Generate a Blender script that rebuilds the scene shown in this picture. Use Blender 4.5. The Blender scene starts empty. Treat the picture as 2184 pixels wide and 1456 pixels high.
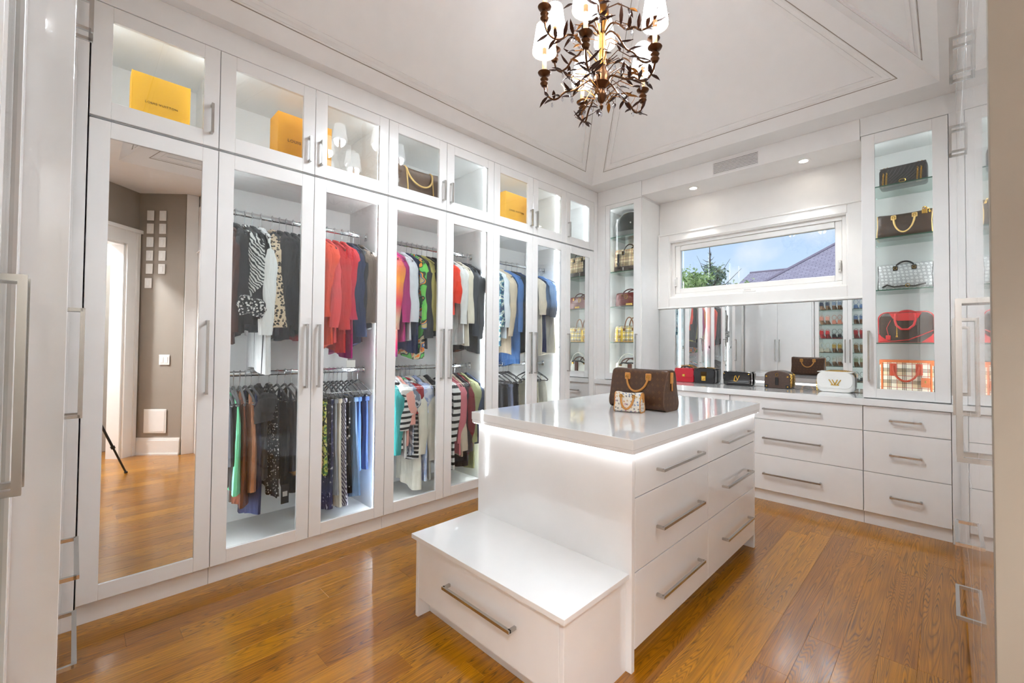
import bpy, math, random
from mathutils import Vector, Matrix
random.seed(7)
R = math.radians
SC = bpy.context.scene
COL = SC.collection

# ------------------------------------------------------------------ camera
YAW, PITCH, ROLL = R(42.61), R(1.19), R(0.41)
fw = Vector((-math.sin(YAW)*math.cos(PITCH), math.cos(YAW)*math.cos(PITCH), math.sin(PITCH)))
rt = Vector((math.cos(YAW), math.sin(YAW), 0)); up = rt.cross(fw)
rt, up = math.cos(ROLL)*rt+math.sin(ROLL)*up, -math.sin(ROLL)*rt+math.cos(ROLL)*up
cd = bpy.data.cameras.new('camera'); cam = bpy.data.objects.new('camera', cd); COL.objects.link(cam)
M = Matrix((rt, up, -fw)).transposed().to_4x4(); M.translation = (2.977, -0.025, 1.33)
cam.matrix_world = M
cd.lens = 928.5/2184*36; cd.sensor_width = 36
cd.shift_x = -(1168.4-1092)/2184; cd.shift_y = (714.8-728)/2184
cd.clip_start = 0.01
SC.camera = cam
# ------------------------------------------------------------------ view
SC.view_settings.view_transform = 'Standard'; SC.view_settings.look = 'None'
SC.view_settings.gamma = 1.0; SC.view_settings.use_curve_mapping = False
SC.view_settings.exposure = 0.58
SC.cycles.max_bounces = 7; SC.cycles.diffuse_bounces = 5; SC.cycles.glossy_bounces = 4
SC.cycles.transparent_max_bounces = 14; SC.cycles.transmission_bounces = 4
SC.cycles.use_denoising = True; SC.cycles.adaptive_threshold = 0.14; SC.cycles.adaptive_min_samples = 28
SC.cycles.sample_clamp_indirect = 6.0
SC.cycles.caustics_reflective = False; SC.cycles.caustics_refractive = False
# ------------------------------------------------------------------ sky and sun
W = bpy.data.worlds.new('sky'); SC.world = W; W.use_nodes = True
nt = W.node_tree; nt.nodes.clear()
def wn(t, **k):
    n = nt.nodes.new(t)
    for a, b in k.items(): setattr(n, a, b)
    return n
wo = wn('ShaderNodeOutputWorld'); wb = wn('ShaderNodeBackground'); tc = wn('ShaderNodeTexCoord')
sep = wn('ShaderNodeSeparateXYZ'); rmp = wn('ShaderNodeValToRGB')
nt.links.new(tc.outputs['Generated'], sep.inputs[0]); nt.links.new(sep.outputs['Z'], rmp.inputs[0])
e = rmp.color_ramp.elements
e[0].position = 0.0; e[0].color = (0.80, 0.88, 0.98, 1)
e[1].position = 0.55; e[1].color = (0.22, 0.42, 0.85, 1)
x = e.new(0.17); x.color = (0.60, 0.76, 0.97, 1)
nz = wn('ShaderNodeTexNoise'); nz.inputs['Scale'].default_value = 5.0; nz.inputs['Detail'].default_value = 6
cr = wn('ShaderNodeValToRGB'); cr.color_ramp.elements[0].position = 0.52; cr.color_ramp.elements[1].position = 0.68
nt.links.new(tc.outputs['Generated'], nz.inputs['Vector']); nt.links.new(nz.outputs['Fac'], cr.inputs[0])
mx = wn('ShaderNodeMix', data_type='RGBA'); mx.inputs[7].default_value = (0.95, 0.96, 1, 1)
nt.links.new(cr.outputs['Color'], mx.inputs[0]); nt.links.new(rmp.outputs['Color'], mx.inputs[6])
nt.links.new(mx.outputs[2], wb.inputs['Color']); wb.inputs['Strength'].default_value = 0.74
nt.links.new(wb.outputs[0], wo.inputs[0])
sl = bpy.data.lights.new('sun', 'SUN'); sl.energy = 1.6; sl.angle = 0.01; sl.color = (1, .95, .88)
so = bpy.data.objects.new('sun', sl); COL.objects.link(so); so.rotation_euler = (R(48), 0, R(-25)); so.location = (2, -4, 9)

# ------------------------------------------------------------------ mesh helpers
def lin(c):
    out = []
    for v in c[:3]:
        v = v/255.0
        out.append(v/12.92 if v <= .04045 else ((v+.055)/1.055)**2.4)
    return (out[0], out[1], out[2], 1)

class MB:
    def __init__(s): s.v = []; s.f = []
    def add(s, vs, fs):
        b = len(s.v); s.v += [tuple(p) for p in vs]; s.f += [tuple(i+b for i in f) for f in fs]; return s
    def box(s, x0, x1, y0, y1, z0, z1):
        return s.add([(x0,y0,z0),(x1,y0,z0),(x1,y1,z0),(x0,y1,z0),(x0,y0,z1),(x1,y0,z1),(x1,y1,z1),(x0,y1,z1)],
            [(0,3,2,1),(4,5,6,7),(0,1,5,4),(1,2,6,5),(2,3,7,6),(3,0,4,7)])
    def cbox(s, x0, x1, y0, y1, z0, z1, c=.002):
        # box with chamfered edges
        lo = (x0,y0,z0); hi = (x1,y1,z1); c = min(c, (x1-x0)*.45, (y1-y0)*.45, (z1-z0)*.45)
        vs = []; idx = {}
        for i in (0,1):
            for j in (0,1):
                for k in (0,1):
                    for a in range(3):
                        p = []
                        for ax, b in enumerate((i,j,k)):
                            q = hi[ax] if b else lo[ax]
                            if ax != a: q += -c if b else c
                            p.append(q)
                        idx[(i,j,k,a)] = len(vs); vs.append(p)
        fs = []
        def quad(l):
            fs.append(tuple(l))
        for a in range(3):
            o1, o2 = [t for t in range(3) if t != a]
            for b in (0,1):
                l = []
                for u, w in ((0,0),(1,0),(1,1),(0,1)):
                    t = [0,0,0]; t[a] = b; t[o1] = u; t[o2] = w; l.append(idx[(*t, a)])
                if (b == 1) != (a != 1): l.reverse()
                quad(l)
        for a in range(3):      # edges parallel to axis a
            o1, o2 = [t for t in range(3) if t != a]
            for u in (0,1):
                for w in (0,1):
                    t0 = [0,0,0]; t0[o1] = u; t0[o2] = w; t1 = list(t0); t1[a] = 1
                    l = [idx[(*t0,o1)], idx[(*t1,o1)], idx[(*t1,o2)], idx[(*t0,o2)]]
                    if ((u ^ w) == 0) == (a != 1): l.reverse()
                    quad(l)
        for i in (0,1):
            for j in (0,1):
                for k in (0,1):
                    l = [idx[(i,j,k,0)], idx[(i,j,k,1)], idx[(i,j,k,2)]]
                    if (i+j+k) % 2 == 0: l.reverse()
                    quad(l)
        return s.add(vs, fs)
    def tube(s, pts, r, n=8, closed=False, ry=None, caps=True):
        pts = [Vector(p) for p in pts]; m = len(pts)
        rs = r if isinstance(r, (list, tuple)) else [r]*m
        vs = []; fs = []; prev = None
        for i, p in enumerate(pts):
            if closed: t = pts[(i+1) % m]-pts[i-1]
            else: t = pts[min(i+1, m-1)]-pts[max(i-1, 0)]
            if t.length < 1e-9: t = Vector((0,0,1))
            t.normalize()
            if prev is None:
                a = Vector((0,0,1)) if abs(t.z) < .9 else Vector((1,0,0))
                u = t.cross(a).normalized()
            else:
                u = (prev-t*prev.dot(t))
                u = u.normalized() if u.length > 1e-6 else t.orthogonal().normalized()
            prev = u; w = t.cross(u)
            k = 1 if ry is None else ry
            for j in range(n):
                an = 2*math.pi*j/n
                vs.append(p+u*math.cos(an)*rs[i]+w*math.sin(an)*rs[i]*k)
        L = m if closed else m-1
        for i in range(L):
            for j in range(n):
                a = i*n+j; b = i*n+(j+1) % n; c = ((i+1) % m)*n+(j+1) % n; d = ((i+1) % m)*n+j
                fs.append((a,b,c,d))
        if not closed and caps:
            fs.append(tuple(range(n-1,-1,-1))); fs.append(tuple((m-1)*n+j for j in range(n)))
        return s.add(vs, fs)
    def lathe(s, prof, n=12, c=(0,0,0)):
        vs = []; fs = []; m = len(prof)
        for r, z in prof:
            for j in range(n):
                a = 2*math.pi*j/n; vs.append((c[0]+r*math.cos(a), c[1]+r*math.sin(a), c[2]+z))
        for i in range(m-1):
            for j in range(n):
                fs.append((i*n+j, i*n+(j+1) % n, (i+1)*n+(j+1) % n, (i+1)*n+j))
        if prof[0][0] > 1e-4: fs.append(tuple(range(n-1,-1,-1)))
        if prof[-1][0] > 1e-4: fs.append(tuple((m-1)*n+j for j in range(n)))
        return s.add(vs, fs)
    def loft(s, rings, caps=True):
        n = len(rings[0]); vs = [p for r in rings for p in r]; fs = []
        for i in range(len(rings)-1):
            for j in range(n):
                fs.append((i*n+j, i*n+(j+1) % n, (i+1)*n+(j+1) % n, (i+1)*n+j))
        if caps:
            fs.append(tuple(range(n-1,-1,-1))); b = (len(rings)-1)*n; fs.append(tuple(b+j for j in range(n)))
        return s.add(vs, fs)
    def prism(s, poly, a, b, axis='y'):
        # poly: 2D points; extruded from a to b along axis
        def P(p, t):
            return {'x': (t, p[0], p[1]), 'y': (p[0], t, p[1]), 'z': (p[0], p[1], t)}[axis]
        n = len(poly); vs = [P(p, a) for p in poly]+[P(p, b) for p in poly]
        fs = [tuple(range(n-1,-1,-1)), tuple(range(n, 2*n))]+[(i, (i+1) % n, n+(i+1) % n, n+i) for i in range(n)]
        return s.add(vs, fs)
    def xf(s, m):
        s.v = [tuple(m @ Vector(p)) for p in s.v]; return s
    def mesh(s, name, mat=None, smooth=False, off=None):
        me = bpy.data.meshes.new(name)
        v = s.v if off is None else [(p[0]-off[0], p[1]-off[1], p[2]-off[2]) for p in s.v]
        me.from_pydata(v, [], s.f)
        if mat: me.materials.append(mat)
        me.validate()
        import bmesh
        bm = bmesh.new(); bm.from_mesh(me); bmesh.ops.recalc_face_normals(bm, faces=bm.faces); bm.to_mesh(me); bm.free()
        if smooth:
            for p in me.polygons: p.use_smooth = True
            me.set_sharp_from_angle(angle=R(40))
        return me

ORG = {}
def link(name, data): 
    o = bpy.data.objects.new(name, data); COL.objects.link(o); return o
def tag(o, label=None, cat=None, group=None, kind=None):
    if label: o['label'] = label
    if cat: o['category'] = cat
    if group: o['group'] = group
    if kind: o['kind'] = kind
    return o
def thing(name, label, cat, loc=(0,0,0), rz=0, group=None, world=False, rx=0, ry=0):
    # an Empty at the thing's base; world=True: its parts are given in room coordinates
    o = link(name, None); o.empty_display_size = .05
    o.location = loc; o.rotation_euler = (rx, ry, rz)
    if world: ORG[o.name] = Vector(loc)
    return tag(o, label, cat, group)
def part(name, mb, mat, parent=None, smooth=False, label=None):
    off = ORG.get(parent.name) if parent is not None else None
    o = link(name, mb.mesh(name, mat, smooth, off))
    if parent is not None:
        o.parent = parent
        if off is not None: ORG[o.name] = off
    if label: o['label'] = label
    return o
def single(name, mb, mat, label, cat, base, smooth=False, group=None):
    # a thing that is one mesh, origin at its base
    o = link(name, mb.mesh(name, mat, smooth, base)); o.location = base; ORG[o.name] = Vector(base)
    return tag(o, label, cat, group)
def struct(name, mb, mat, parent=None, smooth=False):
    o = part(name, mb, mat, parent, smooth)
    if parent is None: o['kind'] = 'structure'
    return o
def share(name, me, parent, loc, rot=(0,0,0)):
    # another piece with shared mesh data; loc in room coordinates when the parent is a room-coordinate thing
    o = link(name, me); o.parent = parent
    off = ORG.get(parent.name)
    o.location = Vector(loc)-off if off is not None else loc
    o.rotation_euler = rot
    return o

# ------------------------------------------------------------------ materials
MATS = {}
def nodes(name):
    m = bpy.data.materials.new(name); m.use_nodes = True; t = m.node_tree
    return m, t, t.nodes['Principled BSDF']
def N(t, typ, **k):
    n = t.nodes.new(typ)
    for a, b in k.items(): setattr(n, a, b)
    return n
def pbr(name, col, rough=.5, metal=0, spec=.5, coat=0, coat_r=.03, sheen=0, bump=None):
    if name in MATS: return MATS[name]
    m, t, b = nodes(name)
    b.inputs['Base Color'].default_value = lin(col); b.inputs['Roughness'].default_value = rough
    b.inputs['Metallic'].default_value = metal; b.inputs['Specular IOR Level'].default_value = spec
    b.inputs['Coat Weight'].default_value = coat; b.inputs['Coat Roughness'].default_value = coat_r
    b.inputs['Sheen Weight'].default_value = sheen
    # a very slight tonal variation so nothing is a dead flat colour
    tcn = N(t, 'ShaderNodeTexCoord'); nzn = N(t, 'ShaderNodeTexNoise'); nzn.inputs['Scale'].default_value = 9
    hs = N(t, 'ShaderNodeHueSaturation'); hs.inputs['Color'].default_value = lin(col)
    mr = N(t, 'ShaderNodeMapRange'); mr.inputs['To Min'].default_value = .97; mr.inputs['To Max'].default_value = 1.03
    t.links.new(tcn.outputs['Object'], nzn.inputs['Vector']); t.links.new(nzn.outputs['Fac'], mr.inputs['Value'])
    t.links.new(mr.outputs[0], hs.inputs['Value']); t.links.new(hs.outputs[0], b.inputs['Base Color'])
    if bump:
        n2 = N(t, 'ShaderNodeTexNoise'); n2.inputs['Scale'].default_value = bump[0]
        bp = N(t, 'ShaderNodeBump'); bp.inputs['Strength'].default_value = bump[1]; bp.inputs['Distance'].default_value = .01
        t.links.new(tcn.outputs['Object'], n2.inputs['Vector']); t.links.new(n2.outputs['Fac'], bp.inputs['Height'])
        t.links.new(bp.outputs[0], b.inputs['Normal'])
    MATS[name] = m; return m
def emit(name, col, strength):
    if name in MATS: return MATS[name]
    m, t, b = nodes(name); t.nodes.remove(b)
    e = N(t, 'ShaderNodeEmission'); e.inputs[0].default_value = lin(col); e.inputs[1].default_value = strength
    t.links.new(e.outputs[0], t.nodes['Material Output'].inputs[0]); MATS[name] = m; return m
def glass(name, tint=(255,255,255), base=.05, rough=0.0):
    if name in MATS: return MATS[name]
    m, t, b = nodes(name); t.nodes.remove(b)
    tr = N(t, 'ShaderNodeBsdfTransparent'); tr.inputs[0].default_value = lin(tint)
    gl = N(t, 'ShaderNodeBsdfGlossy'); gl.inputs['Roughness'].default_value = rough
    lw = N(t, 'ShaderNodeLayerWeight'); lw.inputs['Blend'].default_value = .5
    pw = N(t, 'ShaderNodeMath', operation='POWER'); pw.inputs[1].default_value = 5
    ma = N(t, 'ShaderNodeMath', operation='MULTIPLY_ADD'); ma.inputs[1].default_value = 1-base; ma.inputs[2].default_value = base
    mi = N(t, 'ShaderNodeMixShader')
    t.links.new(lw.outputs['Facing'], pw.inputs[0]); t.links.new(pw.outputs[0], ma.inputs[0])
    t.links.new(ma.outputs[0], mi.inputs[0]); t.links.new(tr.outputs[0], mi.inputs[1]); t.links.new(gl.outputs[0], mi.inputs[2])
    t.links.new(mi.outputs[0], t.nodes['Material Output'].inputs[0]); MATS[name] = m; return m
def ramp(t, stops, interp='LINEAR'):
    r = N(t, 'ShaderNodeValToRGB'); r.color_ramp.interpolation = interp
    el = r.color_ramp.elements
    el[0].position, el[0].color = stops[0][0], lin(stops[0][1]); el[1].position, el[1].color = stops[-1][0], lin(stops[-1][1])
    for p, c in stops[1:-1]:
        q = el.new(p); q.color = lin(c)
    return r
def cloth_base(name, rough=.85, folds=.55):
    m, t, b = nodes(name); b.inputs['Roughness'].default_value = rough; b.inputs['Sheen Weight'].default_value = .03
    b.inputs['Specular IOR Level'].default_value = .3
    c = N(t, 'ShaderNodeTexCoord')
    n2 = N(t, 'ShaderNodeTexNoise'); n2.inputs['Scale'].default_value = 260
    bp = N(t, 'ShaderNodeBump'); bp.inputs['Strength'].default_value = .08; bp.inputs['Distance'].default_value = .001
    t.links.new(c.outputs['Object'], n2.inputs['Vector']); t.links.new(n2.outputs['Fac'], bp.inputs['Height'])
    # soft vertical folds
    mpf = N(t, 'ShaderNodeMapping'); mpf.inputs['Scale'].default_value = (34, 34, 5)
    nf = N(t, 'ShaderNodeTexNoise'); nf.inputs['Scale'].default_value = 1; nf.inputs['Detail'].default_value = 2; nf.inputs['Distortion'].default_value = .6
    bf = N(t, 'ShaderNodeBump'); bf.inputs['Strength'].default_value = folds; bf.inputs['Distance'].default_value = .02
    t.links.new(c.outputs['Object'], mpf.inputs[0]); t.links.new(mpf.outputs[0], nf.inputs['Vector']); t.links.new(nf.outputs['Fac'], bf.inputs['Height'])
    t.links.new(bp.outputs[0], bf.inputs['Normal']); t.links.new(bf.outputs[0], b.inputs['Normal'])
    return m, t, b, c
def cloth(col, rough=.85):
    name = 'cloth_%d_%d_%d_%d' % (*col, int(rough*100))
    if name in MATS: return MATS[name]
    m, t, b, c = cloth_base(name, rough)
    nzn = N(t, 'ShaderNodeTexNoise'); nzn.inputs['Scale'].default_value = 14
    hs = N(t, 'ShaderNodeHueSaturation'); hs.inputs['Color'].default_value = lin(col)
    mr = N(t, 'ShaderNodeMapRange'); mr.inputs['To Min'].default_value = .85; mr.inputs['To Max'].default_value = 1.15
    t.links.new(c.outputs['Object'], nzn.inputs['Vector']); t.links.new(nzn.outputs['Fac'], mr.inputs['Value'])
    t.links.new(mr.outputs[0], hs.inputs['Value']); t.links.new(hs.outputs[0], b.inputs['Base Color'])
    MATS[name] = m; return m
def satin(col): return cloth(col, .35)
def stripes(name, stops, scale, axis='Z'):
    if name in MATS: return MATS[name]
    m, t, b, c = cloth_base(name)
    sp = N(t, 'ShaderNodeSeparateXYZ'); t.links.new(c.outputs['Object'], sp.inputs[0])
    mu = N(t, 'ShaderNodeMath', operation='MULTIPLY'); mu.inputs[1].default_value = scale
    fr = N(t, 'ShaderNodeMath', operation='FRACT'); t.links.new(sp.outputs[axis], mu.inputs[0]); t.links.new(mu.outputs[0], fr.inputs[0])
    r = ramp(t, stops, 'CONSTANT'); t.links.new(fr.outputs[0], r.inputs[0]); t.links.new(r.outputs[0], b.inputs['Base Color'])
    MATS[name] = m; return m
def grade(name, stops, z0, z1):
    # colour blocks from hem to shoulder
    if name in MATS: return MATS[name]
    m, t, b, c = cloth_base(name)
    sp = N(t, 'ShaderNodeSeparateXYZ'); t.links.new(c.outputs['Object'], sp.inputs[0])
    mr = N(t, 'ShaderNodeMapRange'); mr.inputs['From Min'].default_value = z0; mr.inputs['From Max'].default_value = z1
    t.links.new(sp.outputs['Z'], mr.inputs['Value'])
    r = ramp(t, stops); t.links.new(mr.outputs[0], r.inputs[0]); t.links.new(r.outputs[0], b.inputs['Base Color'])
    MATS[name] = m; return m
def dots(name, bg, fg, scale, size=.3, rough=.8, rnd=1.0):
    if name in MATS: return MATS[name]
    m, t, b, c = cloth_base(name, rough)
    v = N(t, 'ShaderNodeTexVoronoi'); v.inputs['Scale'].default_value = scale; v.inputs['Randomness'].default_value = rnd
    t.links.new(c.outputs['Object'], v.inputs['Vector'])
    r = ramp(t, [(0, fg), (size, bg), (1, bg)], 'CONSTANT'); t.links.new(v.outputs['Distance'], r.inputs[0])
    t.links.new(r.outputs[0], b.inputs['Base Color']); MATS[name] = m; return m
def blotch(name, cols, scale, detail=2, rough=.85):
    # printed fabric: irregular patches of several colours
    if name in MATS: return MATS[name]
    m, t, b, c = cloth_base(name, rough)
    n = N(t, 'ShaderNodeTexNoise'); n.inputs['Scale'].default_value = scale; n.inputs['Detail'].default_value = detail
    t.links.new(c.outputs['Object'], n.inputs['Vector'])
    k = len(cols); r = ramp(t, [(.36+.28*i/(k-1) if i else 0, cc) for i, cc in enumerate(cols)], 'CONSTANT')
    t.links.new(n.outputs['Fac'], r.inputs[0]); t.links.new(r.outputs[0], b.inputs['Base Color']); MATS[name] = m; return m
def leopard(name, bg, ring, scale):
    if name in MATS: return MATS[name]
    m, t, b, c = cloth_base(name)
    v = N(t, 'ShaderNodeTexVoronoi'); v.inputs['Scale'].default_value = scale
    n = N(t, 'ShaderNodeTexNoise'); n.inputs['Scale'].default_value = scale*1.5
    mxn = N(t, 'ShaderNodeMath', operation='MULTIPLY_ADD'); mxn.inputs[1].default_value = .35
    t.links.new(c.outputs['Object'], v.inputs['Vector']); t.links.new(c.outputs['Object'], n.inputs['Vector'])
    t.links.new(n.outputs['Fac'], mxn.inputs[0]); t.links.new(v.outputs['Distance'], mxn.inputs[2])
    r = ramp(t, [(0, (150,110,70)), (.30, ring), (.60, bg), (1, bg)], 'CONSTANT')
    t.links.new(mxn.outputs[0], r.inputs[0]); t.links.new(r.outputs[0], b.inputs['Base Color']); MATS[name] = m; return m
def zebra(name, c1, c2, scale, dist=6):
    if name in MATS: return MATS[name]
    m, t, b, c = cloth_base(name)
    w = N(t, 'ShaderNodeTexWave'); w.inputs['Scale'].default_value = scale; w.inputs['Distortion'].default_value = dist; w.bands_direction = 'DIAGONAL'
    t.links.new(c.outputs['Object'], w.inputs['Vector'])
    r = ramp(t, [(0, c1), (.5, c2), (1, c2)], 'CONSTANT'); t.links.new(w.outputs['Fac'], r.inputs[0])
    t.links.new(r.outputs[0], b.inputs['Base Color']); MATS[name] = m; return m
def plaid(name, bg, bands, rough=.5):
    # woven check: bands = list of (period, start, width, colour) drawn on x and z
    if name in MATS: return MATS[name]
    m, t, b, c = cloth_base(name, rough, .05)
    sp = N(t, 'ShaderNodeSeparateXYZ'); t.links.new(c.outputs['Object'], sp.inputs[0])
    prev = None
    for per, st, wd, col in bands:
        for ax in ('X', 'Z', 'Y'):
            mu = N(t, 'ShaderNodeMath', operation='MULTIPLY_ADD'); mu.inputs[1].default_value = 1/per; mu.inputs[2].default_value = 50+st
            fr = N(t, 'ShaderNodeMath', operation='FRACT'); ls = N(t, 'ShaderNodeMath', operation='LESS_THAN'); ls.inputs[1].default_value = wd/per
            t.links.new(sp.outputs[ax], mu.inputs[0]); t.links.new(mu.outputs[0], fr.inputs[0]); t.links.new(fr.outputs[0], ls.inputs[0])
            mi = N(t, 'ShaderNodeMix', data_type='RGBA'); mi.inputs[7].default_value = lin(col); mi.inputs[6].default_value = lin(bg)
            sc = N(t, 'ShaderNodeMath', operation='MULTIPLY'); sc.inputs[1].default_value = .85 if ax != 'Y' else .0
            t.links.new(ls.outputs[0], sc.inputs[0]); t.links.new(sc.outputs[0], mi.inputs[0])
            if prev: t.links.new(prev.outputs[2], mi.inputs[6])
            prev = mi
    t.links.new(prev.outputs[2], b.inputs['Base Color']); MATS[name] = m; return m
def canvas(name, bg, fg, scale, rough=.38, mixf=.55, kind='flower'):
    # coated canvas with a small repeated print of rings and diamonds
    if name in MATS: return MATS[name]
    m, t, b, c = cloth_base(name, rough, .08); b.inputs['Specular IOR Level'].default_value = .5
    v = N(t, 'ShaderNodeTexVoronoi'); v.inputs['Scale'].default_value = scale; v.inputs['Randomness'].default_value = .25
    if kind == 'flower': v.distance = 'MINKOWSKI'; v.inputs['Exponent'].default_value = .75
    sx_ = N(t, 'ShaderNodeSeparateXYZ'); t.links.new(c.outputs['Object'], sx_.inputs[0]); ax_ = N(t, 'ShaderNodeMath', operation='ADD'); t.links.new(sx_.outputs['X'], ax_.inputs[0]); t.links.new(sx_.outputs['Y'], ax_.inputs[1])
    cx_ = N(t, 'ShaderNodeCombineXYZ'); t.links.new(ax_.outputs[0], cx_.inputs[0]); t.links.new(sx_.outputs['Z'], cx_.inputs[1]); v.voronoi_dimensions = '2D'
    t.links.new(cx_.outputs[0], v.inputs['Vector'])
    r = ramp(t, [(0, fg), (.12, bg), (.24, fg), (.33, bg), (1, bg)]); t.links.new(v.outputs['Distance'], r.inputs[0])
    mi = N(t, 'ShaderNodeMix', data_type='RGBA'); mi.inputs[0].default_value = mixf; mi.inputs[6].default_value = lin(bg)
    t.links.new(r.outputs[0], mi.inputs[7]); t.links.new(mi.outputs[2], b.inputs['Base Color']); MATS[name] = m; return m
def multi_print(name, bg, scale):
    # white coated canvas with a scattered small multicoloured print
    if name in MATS: return MATS[name]
    m, t, b, c = cloth_base(name, .4, .05)
    v = N(t, 'ShaderNodeTexVoronoi'); v.inputs['Scale'].default_value = scale; v.inputs['Randomness'].default_value = .6
    sx_ = N(t, 'ShaderNodeSeparateXYZ'); t.links.new(c.outputs['Object'], sx_.inputs[0]); ax_ = N(t, 'ShaderNodeMath', operation='ADD'); t.links.new(sx_.outputs['X'], ax_.inputs[0]); t.links.new(sx_.outputs['Y'], ax_.inputs[1])
    cx_ = N(t, 'ShaderNodeCombineXYZ'); t.links.new(ax_.outputs[0], cx_.inputs[0]); t.links.new(sx_.outputs['Z'], cx_.inputs[1]); v.voronoi_dimensions = '2D'
    t.links.new(cx_.outputs[0], v.inputs['Vector'])
    sp = N(t, 'ShaderNodeSeparateColor'); t.links.new(v.outputs['Color'], sp.inputs[0])
    cr2 = ramp(t, [(0, (40,50,80)), (.2, (200,150,60)), (.4, (60,110,170)), (.6, (90,70,60)), (.8, (170,90,130)), (.99, (60,60,60))], 'CONSTANT')
    t.links.new(sp.outputs[0], cr2.inputs[0])
    r = ramp(t, [(0, (0,0,0)), (.1, (255,255,255)), (.24, (0,0,0)), (1, (0,0,0))], 'CONSTANT'); t.links.new(v.outputs['Distance'], r.inputs[0])
    mi = N(t, 'ShaderNodeMix', data_type='RGBA'); mi.inputs[6].default_value = lin(bg)
    t.links.new(r.outputs[0], mi.inputs[0]); t.links.new(cr2.outputs[0], mi.inputs[7]); t.links.new(mi.outputs[2], b.inputs['Base Color'])
    MATS[name] = m; return m
def wood(name):
    m, t, b = nodes(name)
    tcn = N(t, 'ShaderNodeTexCoord'); oi = N(t, 'ShaderNodeObjectInfo')
    ad = N(t, 'ShaderNodeVectorMath', operation='MULTIPLY_ADD')
    cx = N(t, 'ShaderNodeCombineXYZ')
    for i in range(3): t.links.new(oi.outputs['Random'], cx.inputs[i])
    ad.inputs[1].default_value = (37, 53, 0); t.links.new(cx.outputs[0], ad.inputs[0]); t.links.new(tcn.outputs['Object'], ad.inputs[2])
    # fine pores along the plank
    mp = N(t, 'ShaderNodeMapping'); mp.inputs['Scale'].default_value = (120, 3.2, 1)
    fn = N(t, 'ShaderNodeTexNoise'); fn.inputs['Scale'].default_value = 1; fn.inputs['Detail'].default_value = 4
    t.links.new(ad.outputs[0], mp.inputs[0]); t.links.new(mp.outputs[0], fn.inputs['Vector'])
    # cathedral grain: contour lines of a stretched noise
    mp2 = N(t, 'ShaderNodeMapping'); mp2.inputs['Scale'].default_value = (9, .62, 1)
    gn = N(t, 'ShaderNodeTexNoise'); gn.inputs['Scale'].default_value = 1; gn.inputs['Detail'].default_value = 1.6; gn.inputs['Distortion'].default_value = .25
    t.links.new(ad.outputs[0], mp2.inputs[0]); t.links.new(mp2.outputs[0], gn.inputs['Vector'])
    mu = N(t, 'ShaderNodeMath', operation='MULTIPLY'); mu.inputs[1].default_value = 62
    fr = N(t, 'ShaderNodeMath', operation='FRACT'); t.links.new(gn.outputs['Fac'], mu.inputs[0]); t.links.new(mu.outputs[0], fr.inputs[0])
    gr = ramp(t, [(0, (92,78,62)), (.14, (190,182,172)), (.4, (250,250,250)), (.8, (228,224,220)), (1, (92,78,62))]); t.links.new(fr.outputs[0], gr.inputs[0])
    br = ramp(t, [(0, (170,114,58)), (.35, (182,127,67)), (.7, (193,139,76)), (1, (205,151,88))])
    t.links.new(oi.outputs['Random'], br.inputs[0])
    ln = N(t, 'ShaderNodeTexNoise'); ln.inputs['Scale'].default_value = 2.2
    t.links.new(ad.outputs[0], ln.inputs['Vector'])
    m1 = N(t, 'ShaderNodeMix', data_type='RGBA', blend_type='MULTIPLY'); m1.inputs[0].default_value = .5
    mk = N(t, 'ShaderNodeTexNoise'); mk.inputs['Scale'].default_value = 1.7; t.links.new(ad.outputs[0], mk.inputs['Vector'])
    mkr = N(t, 'ShaderNodeMapRange'); mkr.inputs['From Min'].default_value = .35; mkr.inputs['From Max'].default_value = .65; mkr.inputs['To Min'].default_value = .38; mkr.inputs['To Max'].default_value = .85
    t.links.new(mk.outputs['Fac'], mkr.inputs['Value']); t.links.new(mkr.outputs[0], m1.inputs[0])
    t.links.new(br.outputs[0], m1.inputs[6]); t.links.new(gr.outputs[0], m1.inputs[7])
    fr2 = ramp(t, [(.3, (150,140,130)), (.62, (255,255,255))]); t.links.new(fn.outputs['Fac'], fr2.inputs[0])
    m2 = N(t, 'ShaderNodeMix', data_type='RGBA', blend_type='MULTIPLY'); m2.inputs[0].default_value = .62
    t.links.new(m1.outputs[2], m2.inputs[6]); t.links.new(fr2.outputs[0], m2.inputs[7])
    hs = N(t, 'ShaderNodeHueSaturation'); mr = N(t, 'ShaderNodeMapRange'); mr.inputs['To Min'].default_value = .85; mr.inputs['To Max'].default_value = 1.18
    t.links.new(ln.outputs['Fac'], mr.inputs['Value']); t.links.new(mr.outputs[0], hs.inputs['Value']); t.links.new(m2.outputs[2], hs.inputs['Color'])
    hs.inputs['Saturation'].default_value = 1.2; hs.inputs['Hue'].default_value = .5
    t.links.new(hs.outputs[0], b.inputs['Base Color'])
    b.inputs['Roughness'].default_value = .3; b.inputs['Specular IOR Level'].default_value = .5; b.inputs['Coat Weight'].default_value = .5; b.inputs['Coat Roughness'].default_value = .13
    bp = N(t, 'ShaderNodeBump'); bp.inputs['Strength'].default_value = .12; bp.inputs['Distance'].default_value = .002
    t.links.new(fn.outputs['Fac'], bp.inputs['Height']); t.links.new(bp.outputs[0], b.inputs['Normal'])
    MATS[name] = m; return m

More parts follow.
